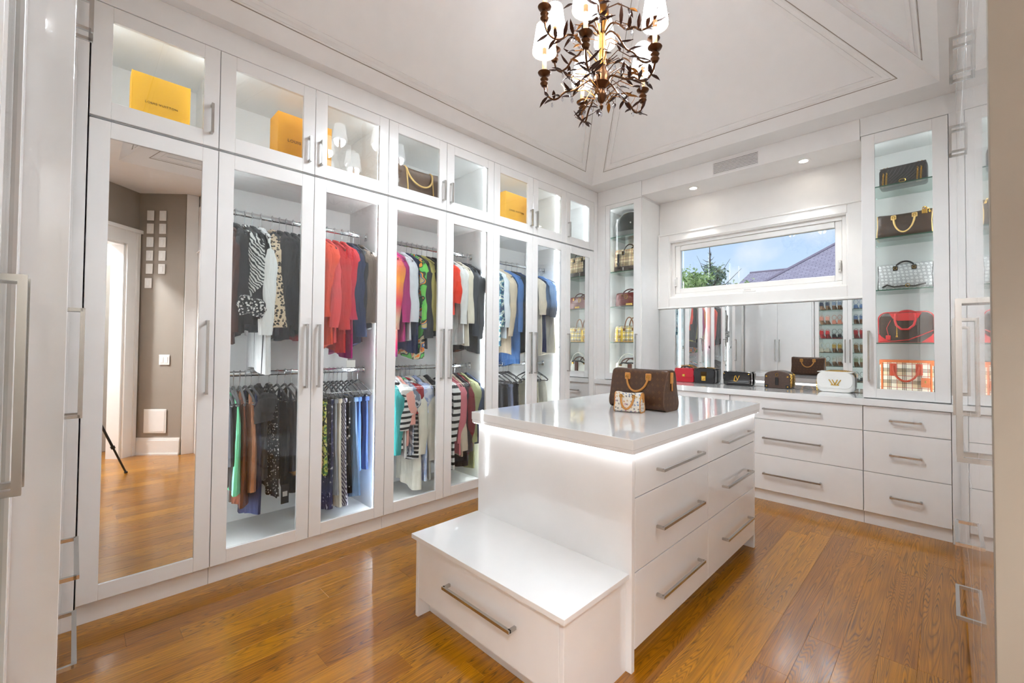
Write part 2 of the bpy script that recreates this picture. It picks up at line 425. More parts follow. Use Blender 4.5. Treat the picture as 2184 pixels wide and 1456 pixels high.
WHITE = (238,236,234)
M_cab = pbr('cabinet_lacquer', WHITE, .22, coat=.3, coat_r=.06)
M_in = pbr('cabinet_interior', (239,239,238), .3)
M_gloss = pbr('high_gloss_white', (238,237,236), .08, coat=.7, coat_r=.01)
M_top = pbr('polished_quartz', (240,240,239), .06, coat=.6, coat_r=.01)
M_ceil = pbr('ceiling_paint', (237,234,232), .6)
M_wall = pbr('wall_paint_white', (238,235,232), .5)
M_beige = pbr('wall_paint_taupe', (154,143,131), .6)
M_trim = pbr('trim_paint', (236,233,229), .3)
M_chrome = pbr('chrome', (214,216,218), .09, metal=1)
M_nickel = pbr('brushed_nickel', (190,188,184), .24, metal=1)
M_mirror = pbr('mirror_silver', (238,240,240), 0.0, metal=1)
M_glass = glass('door_glass', (252,254,253), .045)
M_shelf = glass('shelf_glass', (243,251,248), .07)
M_edge = pbr('green_glass_edge', (52,92,78), .1)
M_wing = glass('window_glass', (250,253,255), .03)
M_led = emit('led_strip', (243,248,255), 42)
M_led2 = emit('led_strip_upper', (243,248,255), 12)
M_led3 = emit('led_strip_tower', (246,250,255), 14)
M_gap = pbr('shadow_gap', (70,62,55), .8)
M_wood = wood('oak_floor')
M_sub = pbr('subfloor', (70,45,25), .9)
M_black = pbr('black_plastic', (22,22,24), .45)
M_velvet = pbr('black_velvet', (24,24,26), .9, sheen=.3)
M_gold = pbr('gold_metal', (222,178,84), .2, metal=1)
M_vach = pbr('tan_leather', (206,142,68), .5, bump=(120,.15))
M_vachl = pbr('pale_tan_leather', (222,184,112), .5)

# ================================================================== THE SETTING
ZC = 3.09          # flat ceiling height
DW = .4977         # wardrobe door pitch
ZT = 2.396         # top of lower doors
B = 4.02           # drawer fronts of the back base cabinets
BT = 4.05          # door plane of the towers
BM = 4.452         # back wall of the niche
FX = 3.03          # right cabinet fronts
MOULD = pbr('ceiling_moulding', (237,234,232), .45)

# floor: sub-floor slab and one plank per board
floor = struct('floor', MB().box(-.75, 5.3, -1.75, 4.6, -.08, -.02), M_sub)
pw = .127
px = -.05; ci = 0
while px < 5.2:
    y = -1.7-random.random()*1.2; 
    while y < 4.1:
        L = random.choice((.9, 1.15, 1.4, 1.65, 1.9))*(.9+.2*random.random())
        a, b_ = max(y, -1.7), min(y+L, 4.1)
        if b_-a > .05 and not (px > 3.75 and a > 1.2):
            mb = MB().cbox(-pw/2+.00015, pw/2-.00015, -(b_-a)/2+.0002, (b_-a)/2-.0002, -.02, 0, .0006)
            o = part('plank', mb, M_wood, floor); o.location = (px+pw/2, (a+b_)/2, 0)
        y += L
    px += pw; ci += 1

# walls
struct('wall_left', MB().box(-.74, -.64, -.8, 4.6, 0, 4.3), M_wall)
wb_ = MB()
WX0, WX1, WZ0, WZ1 = .714, 2.348, 1.856, 2.472      # window opening
wb_.box(-.74, WX0, BM, BM+.14, 0, 3.3).box(WX1, 3.75, BM, BM+.14, 0, 3.3).box(WX0, WX1, BM, BM+.14, 0, WZ0).box(WX0, WX1, BM, BM+.14, WZ1, 3.3)
struct('wall_back', wb_, M_wall)
struct('wall_right', MB().box(3.72, 3.82, .86, 4.6, 0, 3.3), M_wall)
struct('wall_front', MB().box(-.74, 2.12, -.82, -.72, 0, 3.3), M_wall)
def diag_wall(name, p, q, z0, z1, th, mat, parent=None):
    # upright slab from p to q; thickness th to the right of the direction p->q
    d = Vector((q[0]-p[0], q[1]-p[1], 0)).normalized(); n = Vector((d.y, -d.x, 0))*th
    mb = MB().prism([(p[0], p[1]), (q[0], q[1]), (q[0]+n.x, q[1]+n.y), (p[0]+n.x, p[1]+n.y)], z0, z1, 'z')
    return struct(name, mb, mat, parent)
# entry corner: door wall runs along (1,1); side walls along (-1,1)
def dp(s, off=0):      # point on the door wall line, s metres from its right end, off towards the hall
    return (4.06-s*.7071+off*.7071, .47-s*.7071-off*.7071)
SL = 2.18
wr = diag_wall('wall_entry_right', (4.06, .47), (3.685, .845), 0, ZC, .1, M_beige)
wl = diag_wall('wall_entry_left', (2.10, -.66), dp(SL), 0, ZC, .1, M_beige)
O0, O1, OZ = .17, SL-.17, 2.45
wd = struct('wall_entry', MB().prism([dp(0), dp(O0), dp(O0, .12), dp(0, .12)], 0, ZC, 'z')
    .prism([dp(O1), dp(SL), dp(SL, .12), dp(O1, .12)], 0, ZC, 'z')
    .prism([dp(O0), dp(O1), dp(O1, .12), dp(O0, .12)], OZ, ZC, 'z'), M_beige)
# casing, jambs and baseboard of the entry
cs = MB()
cs.prism([dp(.01, -.025), dp(O0, -.025), dp(O0, 0), dp(.01, 0)], 0, 2.63, 'z').prism([dp(.02, -.04), dp(.06, -.04), dp(.06, -.02), dp(.02, -.02)], 0, 2.60, 'z')
cs.prism([dp(O1, -.025), dp(SL-.01, -.025), dp(SL-.01, 0), dp(O1, 0)], 0, 2.63, 'z')
cs.prism([dp(O0, -.025), dp(O1, -.025), dp(O1, 0), dp(O0, 0)], OZ, 2.63, 'z').prism([dp(0, -.05), dp(SL, -.05), dp(SL, 0), dp(0, 0)], 2.60, 2.64, 'z')
cs.prism([dp(O0, 0), dp(O0+.02, 0), dp(O0+.02, .14), dp(O0, .14)], 0, OZ, 'z').prism([dp(O1-.02, 0), dp(O1, 0), dp(O1, .14), dp(O1-.02, .14)], 0, OZ, 'z')
cs.prism([dp(O0, 0), dp(O1, 0), dp(O1, .14), dp(O0, .14)], OZ-.02, OZ, 'z')
struct('trim_1', cs, M_trim)
def bb(p, q, name):
    d = Vector((q[0]-p[0], q[1]-p[1], 0)).normalized(); n = Vector((-d.y, d.x, 0))
    mb = MB()
    for t, z0, z1 in ((.018, 0, .17), (.012, .17, .185), (.007, .185, .2), (.026, 0, .02)):
        mb.prism([p, q, (q[0]+n.x*t, q[1]+n.y*t), (p[0]+n.x*t, p[1]+n.y*t)], z0, z1, 'z')
    return struct(name, mb, M_trim)
bb((4.04, .49), (3.69, .84), 'baseboard_right')
bb((2.10, -.66), (2.50, -1.06), 'baseboard_left')
# hall beyond the entry
struct('wall_hall_far', MB().box(5.2, 5.3, -1.75, 1.9, 0, 3.1), M_wall)
struct('wall_hall_side', MB().box(3.9, 5.3, 1.2, 1.3, 0, 3.1), M_beige)
struct('wall_hall_back', MB().box(2.3, 5.3, -1.85, -1.75, 0, 3.1), M_wall)
hd = struct('door_1', MB().cbox(-.02, .02, 0, .8, .01, 2.25, .004), pbr('door_paint_grey', (176,170,160), .4))
hd.location = (4.5, -.48, 0); hd.rotation_euler = (0, 0, R(2))
ph = MB()
for z0, z1 in ((.25, 1.0), (1.15, 2.1)):
    ph.box(-.026, .026, .12, .14, z0, z1).box(-.026, .026, .66, .68, z0, z1).box(-.026, .026, .12, .68, z0, z0+.02).box(-.026, .026, .12, .68, z1-.02, z1)
part('panel_moulding', ph, pbr('door_paint_grey', 0), hd)
part('lever_handle', MB().tube([(.03, .74, 1.05), (.06, .74, 1.05), (.06, .62, 1.05)], .009, 8).box(.018, .026, .71, .77, .98, 1.14), M_nickel, hd, True)
hl = thing('hall_fill_lamp', 'white flush ceiling lamp in the hall seen through the entry door', 'lamp', (3.95, -.75, 3.05))  # unseen lamp, added to send fill light through the entry opening
part('base_ring', MB().lathe([(.15, .04), (.16, .02), (.15, 0), (.14, 0)], 20), M_trim, hl, True)
part('diffuser', MB().lathe([(.0, -.06), (.08, -.05), (.13, -.02), (.14, .005)], 20), emit('fill_lamp_opal', (244,249,255), 520), hl, True)

# ceiling: flat ring, vault of four slopes with moulded panels, flat top
VX0, VX1, VY0, VY1 = .08, 2.95, .23, 3.825
SLOPE, RISE = .93, 1.02
run = RISE/SLOPE
c = MB()
c.box(-.74, VX0, -1.0, 4.6, ZC, ZC+.06).box(VX1, 5.3, -1.85, 4.6, ZC, ZC+.06).box(VX0, VX1, VY1, 4.6, ZC, ZC+.06).box(VX0, VX1, -1.85, VY0, ZC, ZC+.06)
ceiling = struct('ceiling', c, M_ceil)
zt = ZC+RISE
lo = [(VX0, VY0, ZC), (VX1, VY0, ZC), (VX1, VY1, ZC), (VX0, VY1, ZC)]
hi = [(VX0+run, VY0+run, zt), (VX1-run, VY0+run, zt), (VX1-run, VY1-run, zt), (VX0+run, VY1-run, zt)]
struct('ceiling_flat_top', MB().box(hi[0][0], hi[2][0], hi[0][1], hi[2][1], zt, zt+.06), M_ceil, ceiling)
for i in range(4):
    a, b2, c2, d2 = [Vector(p) for p in (lo[i], lo[(i+1) % 4], hi[(i+1) % 4], hi[i])]
    ctr = Vector(((VX0+VX1)/2, (VY0+VY1)/2, 3.3))
    nrm = (b2-a).cross(d2-a).normalized()
    if nrm.dot(ctr-(a+c2)/2) < 0: nrm = -nrm
    q = [a, b2, c2, d2]; vs = q+[p-nrm*.06 for p in q]
    s = struct('ceiling_slope', MB().add(vs, [(0,1,2,3), (7,6,5,4), (0,4,5,1), (1,5,6,2), (2,6,7,3), (3,7,4,0)]), M_ceil, ceiling)
    # two nested moulding frames on each slope
    U = (b2-a).normalized(); Vv = nrm.cross(U)
    if Vv.dot(d2-a) < 0: Vv = -Vv
    P2 = [((p-a).dot(U), (p-a).dot(Vv)) for p in q]
    def inset(poly, t):
        out = []; n = len(poly)
        for k in range(n):
            p0, p1, p2 = [Vector(poly[(k+j) % n]) for j in (-1, 0, 1)]
            d1 = (p1-p0).normalized(); d3 = (p2-p1).normalized()
            n1 = Vector((-d1.y, d1.x)); n2 = Vector((-d3.y, d3.x))
            bis = n1+n2; out.append(p1+bis*(t/(1+n1.dot(n2))))
        return out
    for t0, w_, h_ in ((.115, .010, .006), (.150, .022, .011)):
        o1 = inset(P2, t0); o2 = inset(P2, t0+w_)
        mb = MB()
        for k in range(4):
            l = (k+1) % 4
            base = [a+U*p.x+Vv*p.y for p in (o1[k], o1[l], o2[l], o2[k])]
            top = [p+nrm*h_ for p in base]
            top[0] = (top[0]+base[0])/2; top[1] = (top[1]+base[1])/2
            mb.add(base+top, [(0,1,2,3), (4,5,6,7), (0,1,5,4), (1,2,6,5), (2,3,7,6), (3,0,4,7)])
        part('panel_moulding', mb, MOULD, s)
    g1 = inset(P2, .107); g2 = inset(P2, .1115); mb = MB()
    for k in range(4):
        l = (k+1) % 4
        base = [a+U*p.x+Vv*p.y for p in (g1[k], g1[l], g2[l], g2[k])]; top = [p+nrm*.0012 for p in base]
        mb.add(base+top, [(0,1,2,3), (4,5,6,7), (0,1,5,4), (1,2,6,5), (2,3,7,6), (3,0,4,7)])
    part('shadow_line', mb, pbr('moulding_gap', (150,138,126), .8), s)

# friezes above the cabinets and the bulkhead over the window
struct('trim_2', MB().cbox(-.6, 0, -.04, BT, 2.96, ZC, .002), M_cab)
struct('trim_3', MB().cbox(0, .575, BT, BM, 2.915, ZC, .002).cbox(2.49, 3.04, BT, BM, 2.95, ZC, .002), M_cab)
bulk = struct('trim_4', MB().cbox(.577, 2.488, BT+.004, BM, 2.93, ZC, .002), M_ceil)
struct('trim_5', MB().cbox(FX, 3.64, .97, BM, 2.96, ZC, .002), M_cab)
struct('trim_6', MB().cbox(0, 1.2, -.64, -.04, 2.96, ZC, .002).cbox(1.2, 2.0, -.7, -.125, 2.96, ZC, .002), M_cab)
# corner fillers
struct('trim_7', MB().cbox(-.05, 0, 8*DW+.004, BT, 0, 2.96, .001).cbox(-.03, 0, -.055, -.004, 0, 2.96, .001), M_cab)
struct('trim_8', MB().cbox(0, .108, BT, BT+.02, .94, 2.915, .001).cbox(2.991, FX+.01, BT, BT+.02, .94, 2.95, .001), M_cab)

# ------------------------------------------------------------------ shared pieces
def handle_mesh(L, axis, face):
    # square bar pull: bar of length L along axis, standing off from a face with outward direction
    mb = MB(); s, d = .006, .034
    a = {'x': Vector((1,0,0)), 'y': Vector((0,1,0)), 'z': Vector((0,0,1))}[axis]; n = Vector(face); w = a.cross(n)
    def bar(c0, l, h, t):
        vs = []
        for k in (-1, 1):
            for i, j in ((-1,-1), (1,-1), (1,1), (-1,1)):
                vs.append(c0+a*(k*l)+n*(i*h)+w*(j*t))
        mb.add(vs, [(0,1,2,3), (7,6,5,4), (0,4,5,1), (1,5,6,2), (2,6,7,3), (3,7,4,0)])
    bar(n*d, L/2, s, s)
    for k in (-1, 1): bar(a*(k*(L/2-s))+n*(d/2), s, d/2, s)
    return mb.mesh('handle', M_nickel)
HM = {}
def handle(parent, loc, L, axis, face):
    k = (L, axis, face)
    if k not in HM: HM[k] = handle_mesh(L, axis, face)
    return share('handle', HM[k], parent, loc)

def frame_door_x(parent, y0, y1, z0, z1, op, fill, hy=None, hz=None, hl=.4, face=1, x=0.0):
    # framed door in a plane x = const: face=+1 looks to +x
    a, b2 = (x-.022, x) if face > 0 else (x, x+.022)
    oy0, oy1, oz0, oz1 = op
    mb = MB().cbox(a, b2, y0, oy0, z0, z1, .0015).cbox(a, b2, oy1, y1, z0, z1, .0015).cbox(a, b2, oy0, oy1, z0, oz0, .0015).cbox(a, b2, oy0, oy1, oz1, z1, .0015)
    d = part('door', mb, M_cab, parent)
    g = (a+b2)/2
    if fill: part('mirror_pane' if fill is M_mirror else 'glass_pane', MB().box(g-.002, g+.003, oy0-.004, oy1+.004, oz0-.004, oz1+.004), fill, d)
    if hy is not None: handle(d, (x, hy, hz), hl, 'z', (face, 0, 0))
    return d
def frame_door_y(parent, x0, x1, z0, z1, op, fill, hx=None, hz=None, hl=.4, y=0.0, face=-1):
    a, b2 = (y-.022, y) if face > 0 else (y, y+.022)
    ox0, ox1, oz0, oz1 = op
    mb = MB().cbox(x0, ox0, a, b2, z0, z1, .0015).cbox(ox1, x1, a, b2, z0, z1, .0015).cbox(ox0, ox1, a, b2, z0, oz0, .0015).cbox(ox0, ox1, a, b2, oz1, z1, .0015)
    d = part('door', mb, M_cab, parent)
    g = (a+b2)/2
    if fill: part('glass_pane', MB().box(ox0-.004, ox1+.004, g-.0025, g+.0025, oz0-.004, oz1+.004), fill, d)
    if hx is not None: handle(d, (hx, y, hz), hl, 'z', (0, face, 0))
    return d

# ================================================================== LEFT WARDROBES
def carcass(t, y0, y1, z0, z1, x0=-.6, x1=-.026, th=.018):
    part('side_panel', MB().box(x0, x1, y0, y0+th, z0, z1), M_in, t)
    part('side_panel', MB().box(x0, x1, y1-th, y1, z0, z1), M_in, t)
    part('back_panel', MB().box(x0-.012, x0, y0, y1, z0, z1), M_in, t)
    part('bottom_panel', MB().box(x0, x1, y0+th, y1-th, z0, z0+th), M_in, t)
    part('top_panel', MB().box(x0, x1, y0+th, y1-th, z1-th, z1), M_in, t)
def hinge_mesh():
    return MB().cbox(-.035, .0, -.006, .012, -.028, .028, .003).cbox(-.005, .012, -.004, .006, -.014, .014, .002).mesh('hinge', M_nickel)
HINGE = hinge_mesh()
units = [(0, 1, 'with a full-length mirror door nearest the camera'), (1, 3, 'with two glass doors holding black and red clothes'),
         (3, 5, 'with two glass doors holding colourful and white clothes'), (5, 7, 'with two glass doors holding denim and beige clothes'),
         (7, 8, 'with a mirror door in the far corner')]
for k0, k1, desc in units:
    y0, y1 = k0*DW+.001, k1*DW-.001
    t = thing('wardrobe', 'tall white wardrobe '+desc, 'wardrobe', (-.3, (y0+y1)/2, 0), world=True)
    carcass(t, y0, y1, .1, 2.394)
    part('plinth', MB().box(-.6, -.03, y0, y1, 0, .098), M_cab, t)
    for k in range(k0, k1):
        dy0, dy1 = k*DW+.0015, (k+1)*DW-.0015
        op = (k*DW+.0735, (k+1)*DW-.0705, .175, 2.313)
        if k == 7: op = (7*DW+.08, 8*DW-.078, .175, 2.311)
        right = k in (0, 1, 3, 5)
        hy = (k+1)*DW-.036 if right else k*DW+.036
        mir = k in (0, 7)
        d = frame_door_x(t, dy0, dy1, .101, ZT-.004, op, M_mirror if mir else M_glass, hy, 1.247, .4)
        if mir: part('backing_panel', MB().box(-.03, -.0225, dy0+.01, dy1-.01, .11, 2.38), M_in, d)
    if not mir:
        for y in (y0+.019, y1-.027):
            part('led_strip', MB().box(-.112, -.104, y, y+.008, .13, 2.37), M_led, t)
        for z in (.35, 1.3, 2.2):
            for y, r in ((y0+.024, 0), (y1-.024, math.pi)):
                share('hinge', HINGE, t, (-.03 if not r else -.05, y, z), (0, 0, r))
        for z in (2.14, 1.13):
            ring = []
            for yy in (y0+.02, y1-.02):
                ring.append([(-.3+.008*math.cos(a), yy, z+.016*math.sin(a)) for a in [2*math.pi*j/12 for j in range(12)]])
            rod = part('clothes_rod', MB().loft(ring), M_chrome, t, True)
            for yy, s in ((y0+.019, 1), (y1-.019, -1)):
                part('rod_flange', MB().cbox(-.318, -.282, min(yy, yy+s*.006), max(yy, yy+s*.006), z-.03, z+.026, .002), M_chrome, rod)
for k0, k1, desc in [(0, 1, 'holding one yellow box above the mirror wardrobe'), (1, 3, 'holding a wide yellow box, glass reflecting the chandelier'),
                     (3, 5, 'holding a large brown tote bag'), (5, 7, 'holding a small yellow box'), (7, 8, 'brightly lit and empty in the far corner')]:
    y0, y1 = k0*DW+.001, k1*DW-.001
    t = thing('wall_cabinet', 'white glass-fronted upper cabinet '+desc, 'cabinet', (-.3, (y0+y1)/2, 2.404), world=True)
    carcass(t, y0, y1, 2.404, 2.958)
    for k in range(k0, k1):
        dy0, dy1 = k*DW+.0015, (k+1)*DW-.0015
        right = k in (0, 1, 3, 5)
        op = (k*DW+.0735, (k+1)*DW-.0705, 2.489, 2.884)
        if k == 7: op = (7*DW+.075, 8*DW-.08, 2.489, 2.884)
        frame_door_x(t, dy0, dy1, 2.406, 2.957, op, M_glass, (k+1)*DW-.036 if right else k*DW+.036, 2.553, .16)
    for y in (y0+.019, y1-.027):
        part('led_strip', MB().box(-.112, -.104, y, y+.008, 2.43, 2.93), M_led2, t)
    part('led_strip', MB().box(-.046, -.036, y0+.03, y1-.03, 2.931, 2.939), M_led2, t)
    for z in (2.50, 2.86):
        for y, r in ((y0+.024, 0), (y1-.024, math.pi)):
            share('hinge', HINGE, t, (-.03 if not r else -.05, y, z), (0, 0, r))

# ================================================================== ISLAND
isl = thing('island_cabinet', 'white high-gloss island cabinet with six drawers and glowing top edge', 'cabinet', (1.53, 2.28, 0), world=True)
IX0, IX1, IY0, IY1, IZ = 1.03, 2.024, 1.524, 3.049, .889
part('end_panel', MB().cbox(IX0, IX1, IY0, IY0+.022, 0, IZ, .001), M_gloss, isl)
part('end_panel', MB().cbox(IX0, IX1, IY1-.022, IY1, 0, IZ, .001), M_gloss, isl)
part('side_panel', MB().cbox(IX0+.001, IX0+.02, IY0+.023, IY1-.023, .09, IZ, .001), M_gloss, isl)
part('carcass', MB().box(IX0+.021, IX1-.024, IY0+.023, IY1-.023, .08, IZ-.002), M_in, isl)
part('plinth', MB().box(IX0+.07, IX1-.075, IY0+.023, IY1-.023, 0, .08), M_gloss, isl)
ys = [IY0+.0235, 2.2855, IY1-.0235]
for (z0, z1, hz) in ((.087, .394, .236), (.398, .698, .532), (.702, .872, .783)):
    for j in (0, 1):
        d = part('drawer_front', MB().cbox(IX1-.022, IX1, ys[j]+.0015, ys[j+1]-.0015, z0, z1, .001), M_gloss, isl)
        handle(d, (IX1, 1.945 if j == 0 else 2.70, hz), .44, 'y', (1, 0, 0))
tp = thing('island_worktop', 'thick polished white worktop slab on the island under two handbags', 'worktop', (1.525, 2.286, .889), world=True)
part('slab', MB().cbox(1.003, 2.048, 1.493, 3.08, .907, .95, .0015), M_top, tp)
part('support_strip', MB().box(1.006, 2.045, 1.496, 3.077, .8895, .9068), M_gloss, tp)
for bx in ((1.012, 2.04, 1.502, 1.512), (1.012, 2.04, 3.06, 3.07), (2.028, 2.038, 1.502, 3.07), (1.012, 1.022, 1.502, 3.07)):
    part('led_strip', MB().box(*bx, .8862, .8893), emit('island_led', (246,250,255), 11), tp)
bn = thing('bench_cabinet', 'low white bench drawer unit attached to the near end of island', 'bench', (1.52, 1.32, 0), world=True)
part('seat_top', MB().cbox(1.028, 2.013, 1.115, 1.5235, .376, .398, .0012), M_top, bn)
part('side_panel', MB().cbox(1.044, 1.066, 1.133, 1.5235, 0, .376, .001), M_gloss, bn)
part('side_panel', MB().cbox(1.975, 1.997, 1.133, 1.5235, 0, .376, .001), M_gloss, bn)
part('carcass', MB().box(1.067, 1.974, 1.158, 1.52, .09, .37), M_in, bn)
part('plinth', MB().box(1.067, 1.974, 1.2, 1.52, 0, .09), M_gloss, bn)
d = part('drawer_front', MB().cbox(1.0685, 1.9725, 1.135, 1.157, .094, .371, .001), M_gloss, bn)
handle(d, (1.538, 1.135, .25), .44, 'x', (0, -1, 0))

# ================================================================== BACK WALL: base cabinets, counter, towers
def drawer_base(x0, x1, label, hl, hx, left=False):
    t = thing('drawer_cabinet', label, 'cabinet', ((x0+x1)/2, 4.23, 0), world=True)
    part('carcass', MB().box(x0, x1, B+.024, BM-.002, .098, .888), M_in, t)
    part('plinth', MB().box(x0, x1, B+.03, B+.05, 0, .096), M_cab, t)
    for z0, z1, hz in ((.097, .394, .24), (.398, .697, .544), (.701, .884, .793)):
        d = part('drawer_front', MB().cbox(x0+.0015, x1-.0015, B, B+.022, z0, z1, .001), M_cab, t)
        if hl: handle(d, (hx, B, hz), hl, 'x', (0, -1, 0))
    return t
drawer_base(.003, .573, 'white three-drawer base cabinet in the corner under the narrow left tower', .24, .34)
drawer_base(.575, 1.509, 'white three-drawer base cabinet mostly hidden behind the island', .43, 1.05)
drawer_base(1.511, 2.496, 'wide white three-drawer base cabinet below the white and brown handbags', .43, 2.01)
drawer_base(2.498, 2.988, 'narrow white three-drawer base cabinet under the right handbag tower', .18, 2.745)
struct('trim_9', MB().cbox(2.99, FX+.01, B, B+.03, .0, .888, .001), M_cab)
single('counter_worktop', MB().cbox(.0, FX+.012, 4.0, BM-.002, .89, .94, .0015), M_top, 'long pale stone counter running along the wall under the window', 'worktop', (1.5, 4.22, .89))
def tower(x0, x1, ztop, op, hx, label):
    t = thing('tower_cabinet', label, 'cabinet', ((x0+x1)/2, 4.25, .942), world=True)
    th = .018; y0, y1 = BT+.024, BM-.004
    part('side_panel', MB().box(x0, x0+th, y0, y1, .942, ztop), M_in, t); part('side_panel', MB().box(x1-th, x1, y0, y1, .942, ztop), M_in, t)
    part('back_panel', MB().box(x0+th, x1-th, y1-.01, y1, .942, ztop), M_in, t)
    part('bottom_panel', MB().box(x0+th, x1-th, y0, y1-.01, .942, .99), M_in, t); part('top_panel', MB().box(x0+th, x1-th, y0, y1-.01, ztop-.05, ztop), M_in, t)
    frame_door_y(t, x0+.0015, x1-.0015, .945, ztop-.002, op, M_glass, hx, 1.26, .38, BT)
    for z in (1.36, 1.76, 2.155, 2.55):
        s = part('glass_shelf', MB().box(x0+th+.001, x1-th-.001, BT+.05, y1-.011, z-.008, z), M_shelf, t)
        part('shelf_edge', MB().box(x0+th+.001, x1-th-.001, BT+.046, BT+.05, z-.008, z), M_edge, s)
    for x in (x0+th+.001, x1-th-.009):
        part('led_strip', MB().box(x, x+.008, BT+.03, BT+.038, 1.0, ztop-.06), M_led3, t)
    return t
tower(.110, .574, 2.913, (.166, .480, 1.015, 2.868), .525, 'narrow glass tower cabinet with handbags left of the window')
tower(2.494, 2.989, 2.948, (2.578, 2.905, 1.015, 2.868), 2.535, 'narrow glass tower cabinet with handbags right of the window')
# mirror panel above the counter
single('mirror_panel', MB().box(.578, 2.486, BM-.006, BM-.001, .942, 1.728), M_mirror, 'wide mirror panel behind the counter below the window', 'mirror', (1.53, BM-.003, .942))
# air vent in the bulkhead: frame and slats
vt = thing('air_vent', 'slotted white air vent in the bulkhead above the window', 'vent', (1.546, BT+.004, 2.95), world=True)
part('vent_recess', MB().box(1.352, 1.742, BT+.002, BT+.0038, 2.950, 3.052), M_gap, vt)
for k in range(9):
    z = 2.949+k*.0128
    part('slat', MB().box(1.345, 1.748, BT-.004, BT+.0018, z, z+.0075), M_ceil, vt)
# recessed spotlights under the bulkhead
for x, lab in ((1.08, 'left recessed spotlight above the window, nearer the left tower'), (2.07, 'right recessed spotlight above the window, nearer the right tower')):
    s = thing('recessed_spotlight', lab, 'light', (x, 4.21, 2.93), group='spotlights above the window')
    part('trim_ring', MB().lathe([(.034, .001), (.036, -.004), (.052, -.004), (.054, .0)], 24), M_trim, s, True)
    part('bulb', MB().lathe([(.0, -.001), (.02, -.003), (.033, -.0005)], 20), emit('spot_bulb', (255,246,230), 30), s, True)
    l = bpy.data.lights.new('spot_lamp', 'SPOT'); l.energy = 14; l.spot_size = R(75); l.spot_blend = .6; l.shadow_soft_size = .025; l.color = (1, .97, .92)
    lo_ = bpy.data.objects.new('spot_lamp', l); COL.objects.link(lo_); lo_.parent = s; lo_.location = (0, 0, -.012)

# fill light added in the flat entry ceiling behind the camera, no known fitting
for x, y, lab in ((3.05, -.22, 'recessed downlight in the entry ceiling above the tripod'),):
    s = thing('fill_downlight', lab, 'light', (x, y, ZC))
    part('trim_ring', MB().lathe([(.06, .001), (.064, -.005), (.082, -.005), (.085, .0)], 24), M_trim, s, True)
    part('lens', MB().lathe([(.0, -.002), (.04, -.004), (.06, -.001)], 20), emit('fill_lens', (255,250,244), 12), s, True)
    l = bpy.data.lights.new('fill_spot', 'SPOT'); l.energy = 14; l.spot_size = R(160); l.spot_blend = .8; l.shadow_soft_size = .06; l.color = (.94, .97, 1)
    lo_ = bpy.data.objects.new('fill_spot', l); COL.objects.link(lo_); lo_.parent = s; lo_.location = (0, 0, -.02)

# ------------------------------------------------------------------ window
win = struct('window_1', MB()
    .cbox(.585, .71, BM-.04, BM, 1.735, 2.562, .006).cbox(2.352, 2.47, BM-.04, BM, 1.735, 2.562, .006)
    .cbox(.71, 2.352, BM-.04, BM, 1.735, 1.852, .006).cbox(.71, 2.352, BM-.04, BM, 2.47, 2.562, .006)
    .cbox(.578, 2.478, BM-.05, BM-.03, 1.731, 1.75, .004).cbox(.578, 2.478, BM-.05, BM-.03, 2.545, 2.566, .004)
    .cbox(.578, .60, BM-.05, BM-.03, 1.75, 2.545, .004).cbox(2.456, 2.478, BM-.05, BM-.03, 1.75, 2.545, .004), M_trim)
def ring(x0, x1, z0, z1, y0, y1, w, c=.003):
    return MB().cbox(x0, x0+w, y0, y1, z0, z1, c).cbox(x1-w, x1, y0, y1, z0, z1, c).cbox(x0+w, x1-w, y0, y1, z0, z0+w, c).cbox(x0+w, x1-w, y0, y1, z1-w, z1, c)
part('jamb', ring(.708, 2.354, 1.85, 2.473, BM-.03, BM+.13, .012), M_trim, win)
part('window_frame', ring(.72, 2.343, 1.862, 2.462, BM+.01, BM+.09, .035), M_trim, win)
sash = part('sash', ring(.756, 2.308, 1.898, 2.427, BM+.025, BM+.075, .055, .006), M_trim, win)
part('glass_pane', MB().box(.808, 2.256, BM+.05, BM+.056, 1.95, 2.376), M_wing, sash)
cr_ = part('crank_handle', MB().cbox(1.49, 1.61, BM-.035, BM+.02, 1.852, 1.868, .004).tube([(1.56, BM-.012, 1.868), (1.555, BM-.02, 1.885), (1.50, BM-.02, 1.882)], .006, 8), pbr('latch_white', (225,222,218), .3), win)
for x in (.768, 2.288):
    part('latch', MB().cbox(x-.012, x+.012, BM+.0, BM+.026, 1.98, 2.08, .003).cbox(x-.006, x+.006, BM-.02, BM+.002, 2.0, 2.06, .003), pbr('latch_white', 0), win)

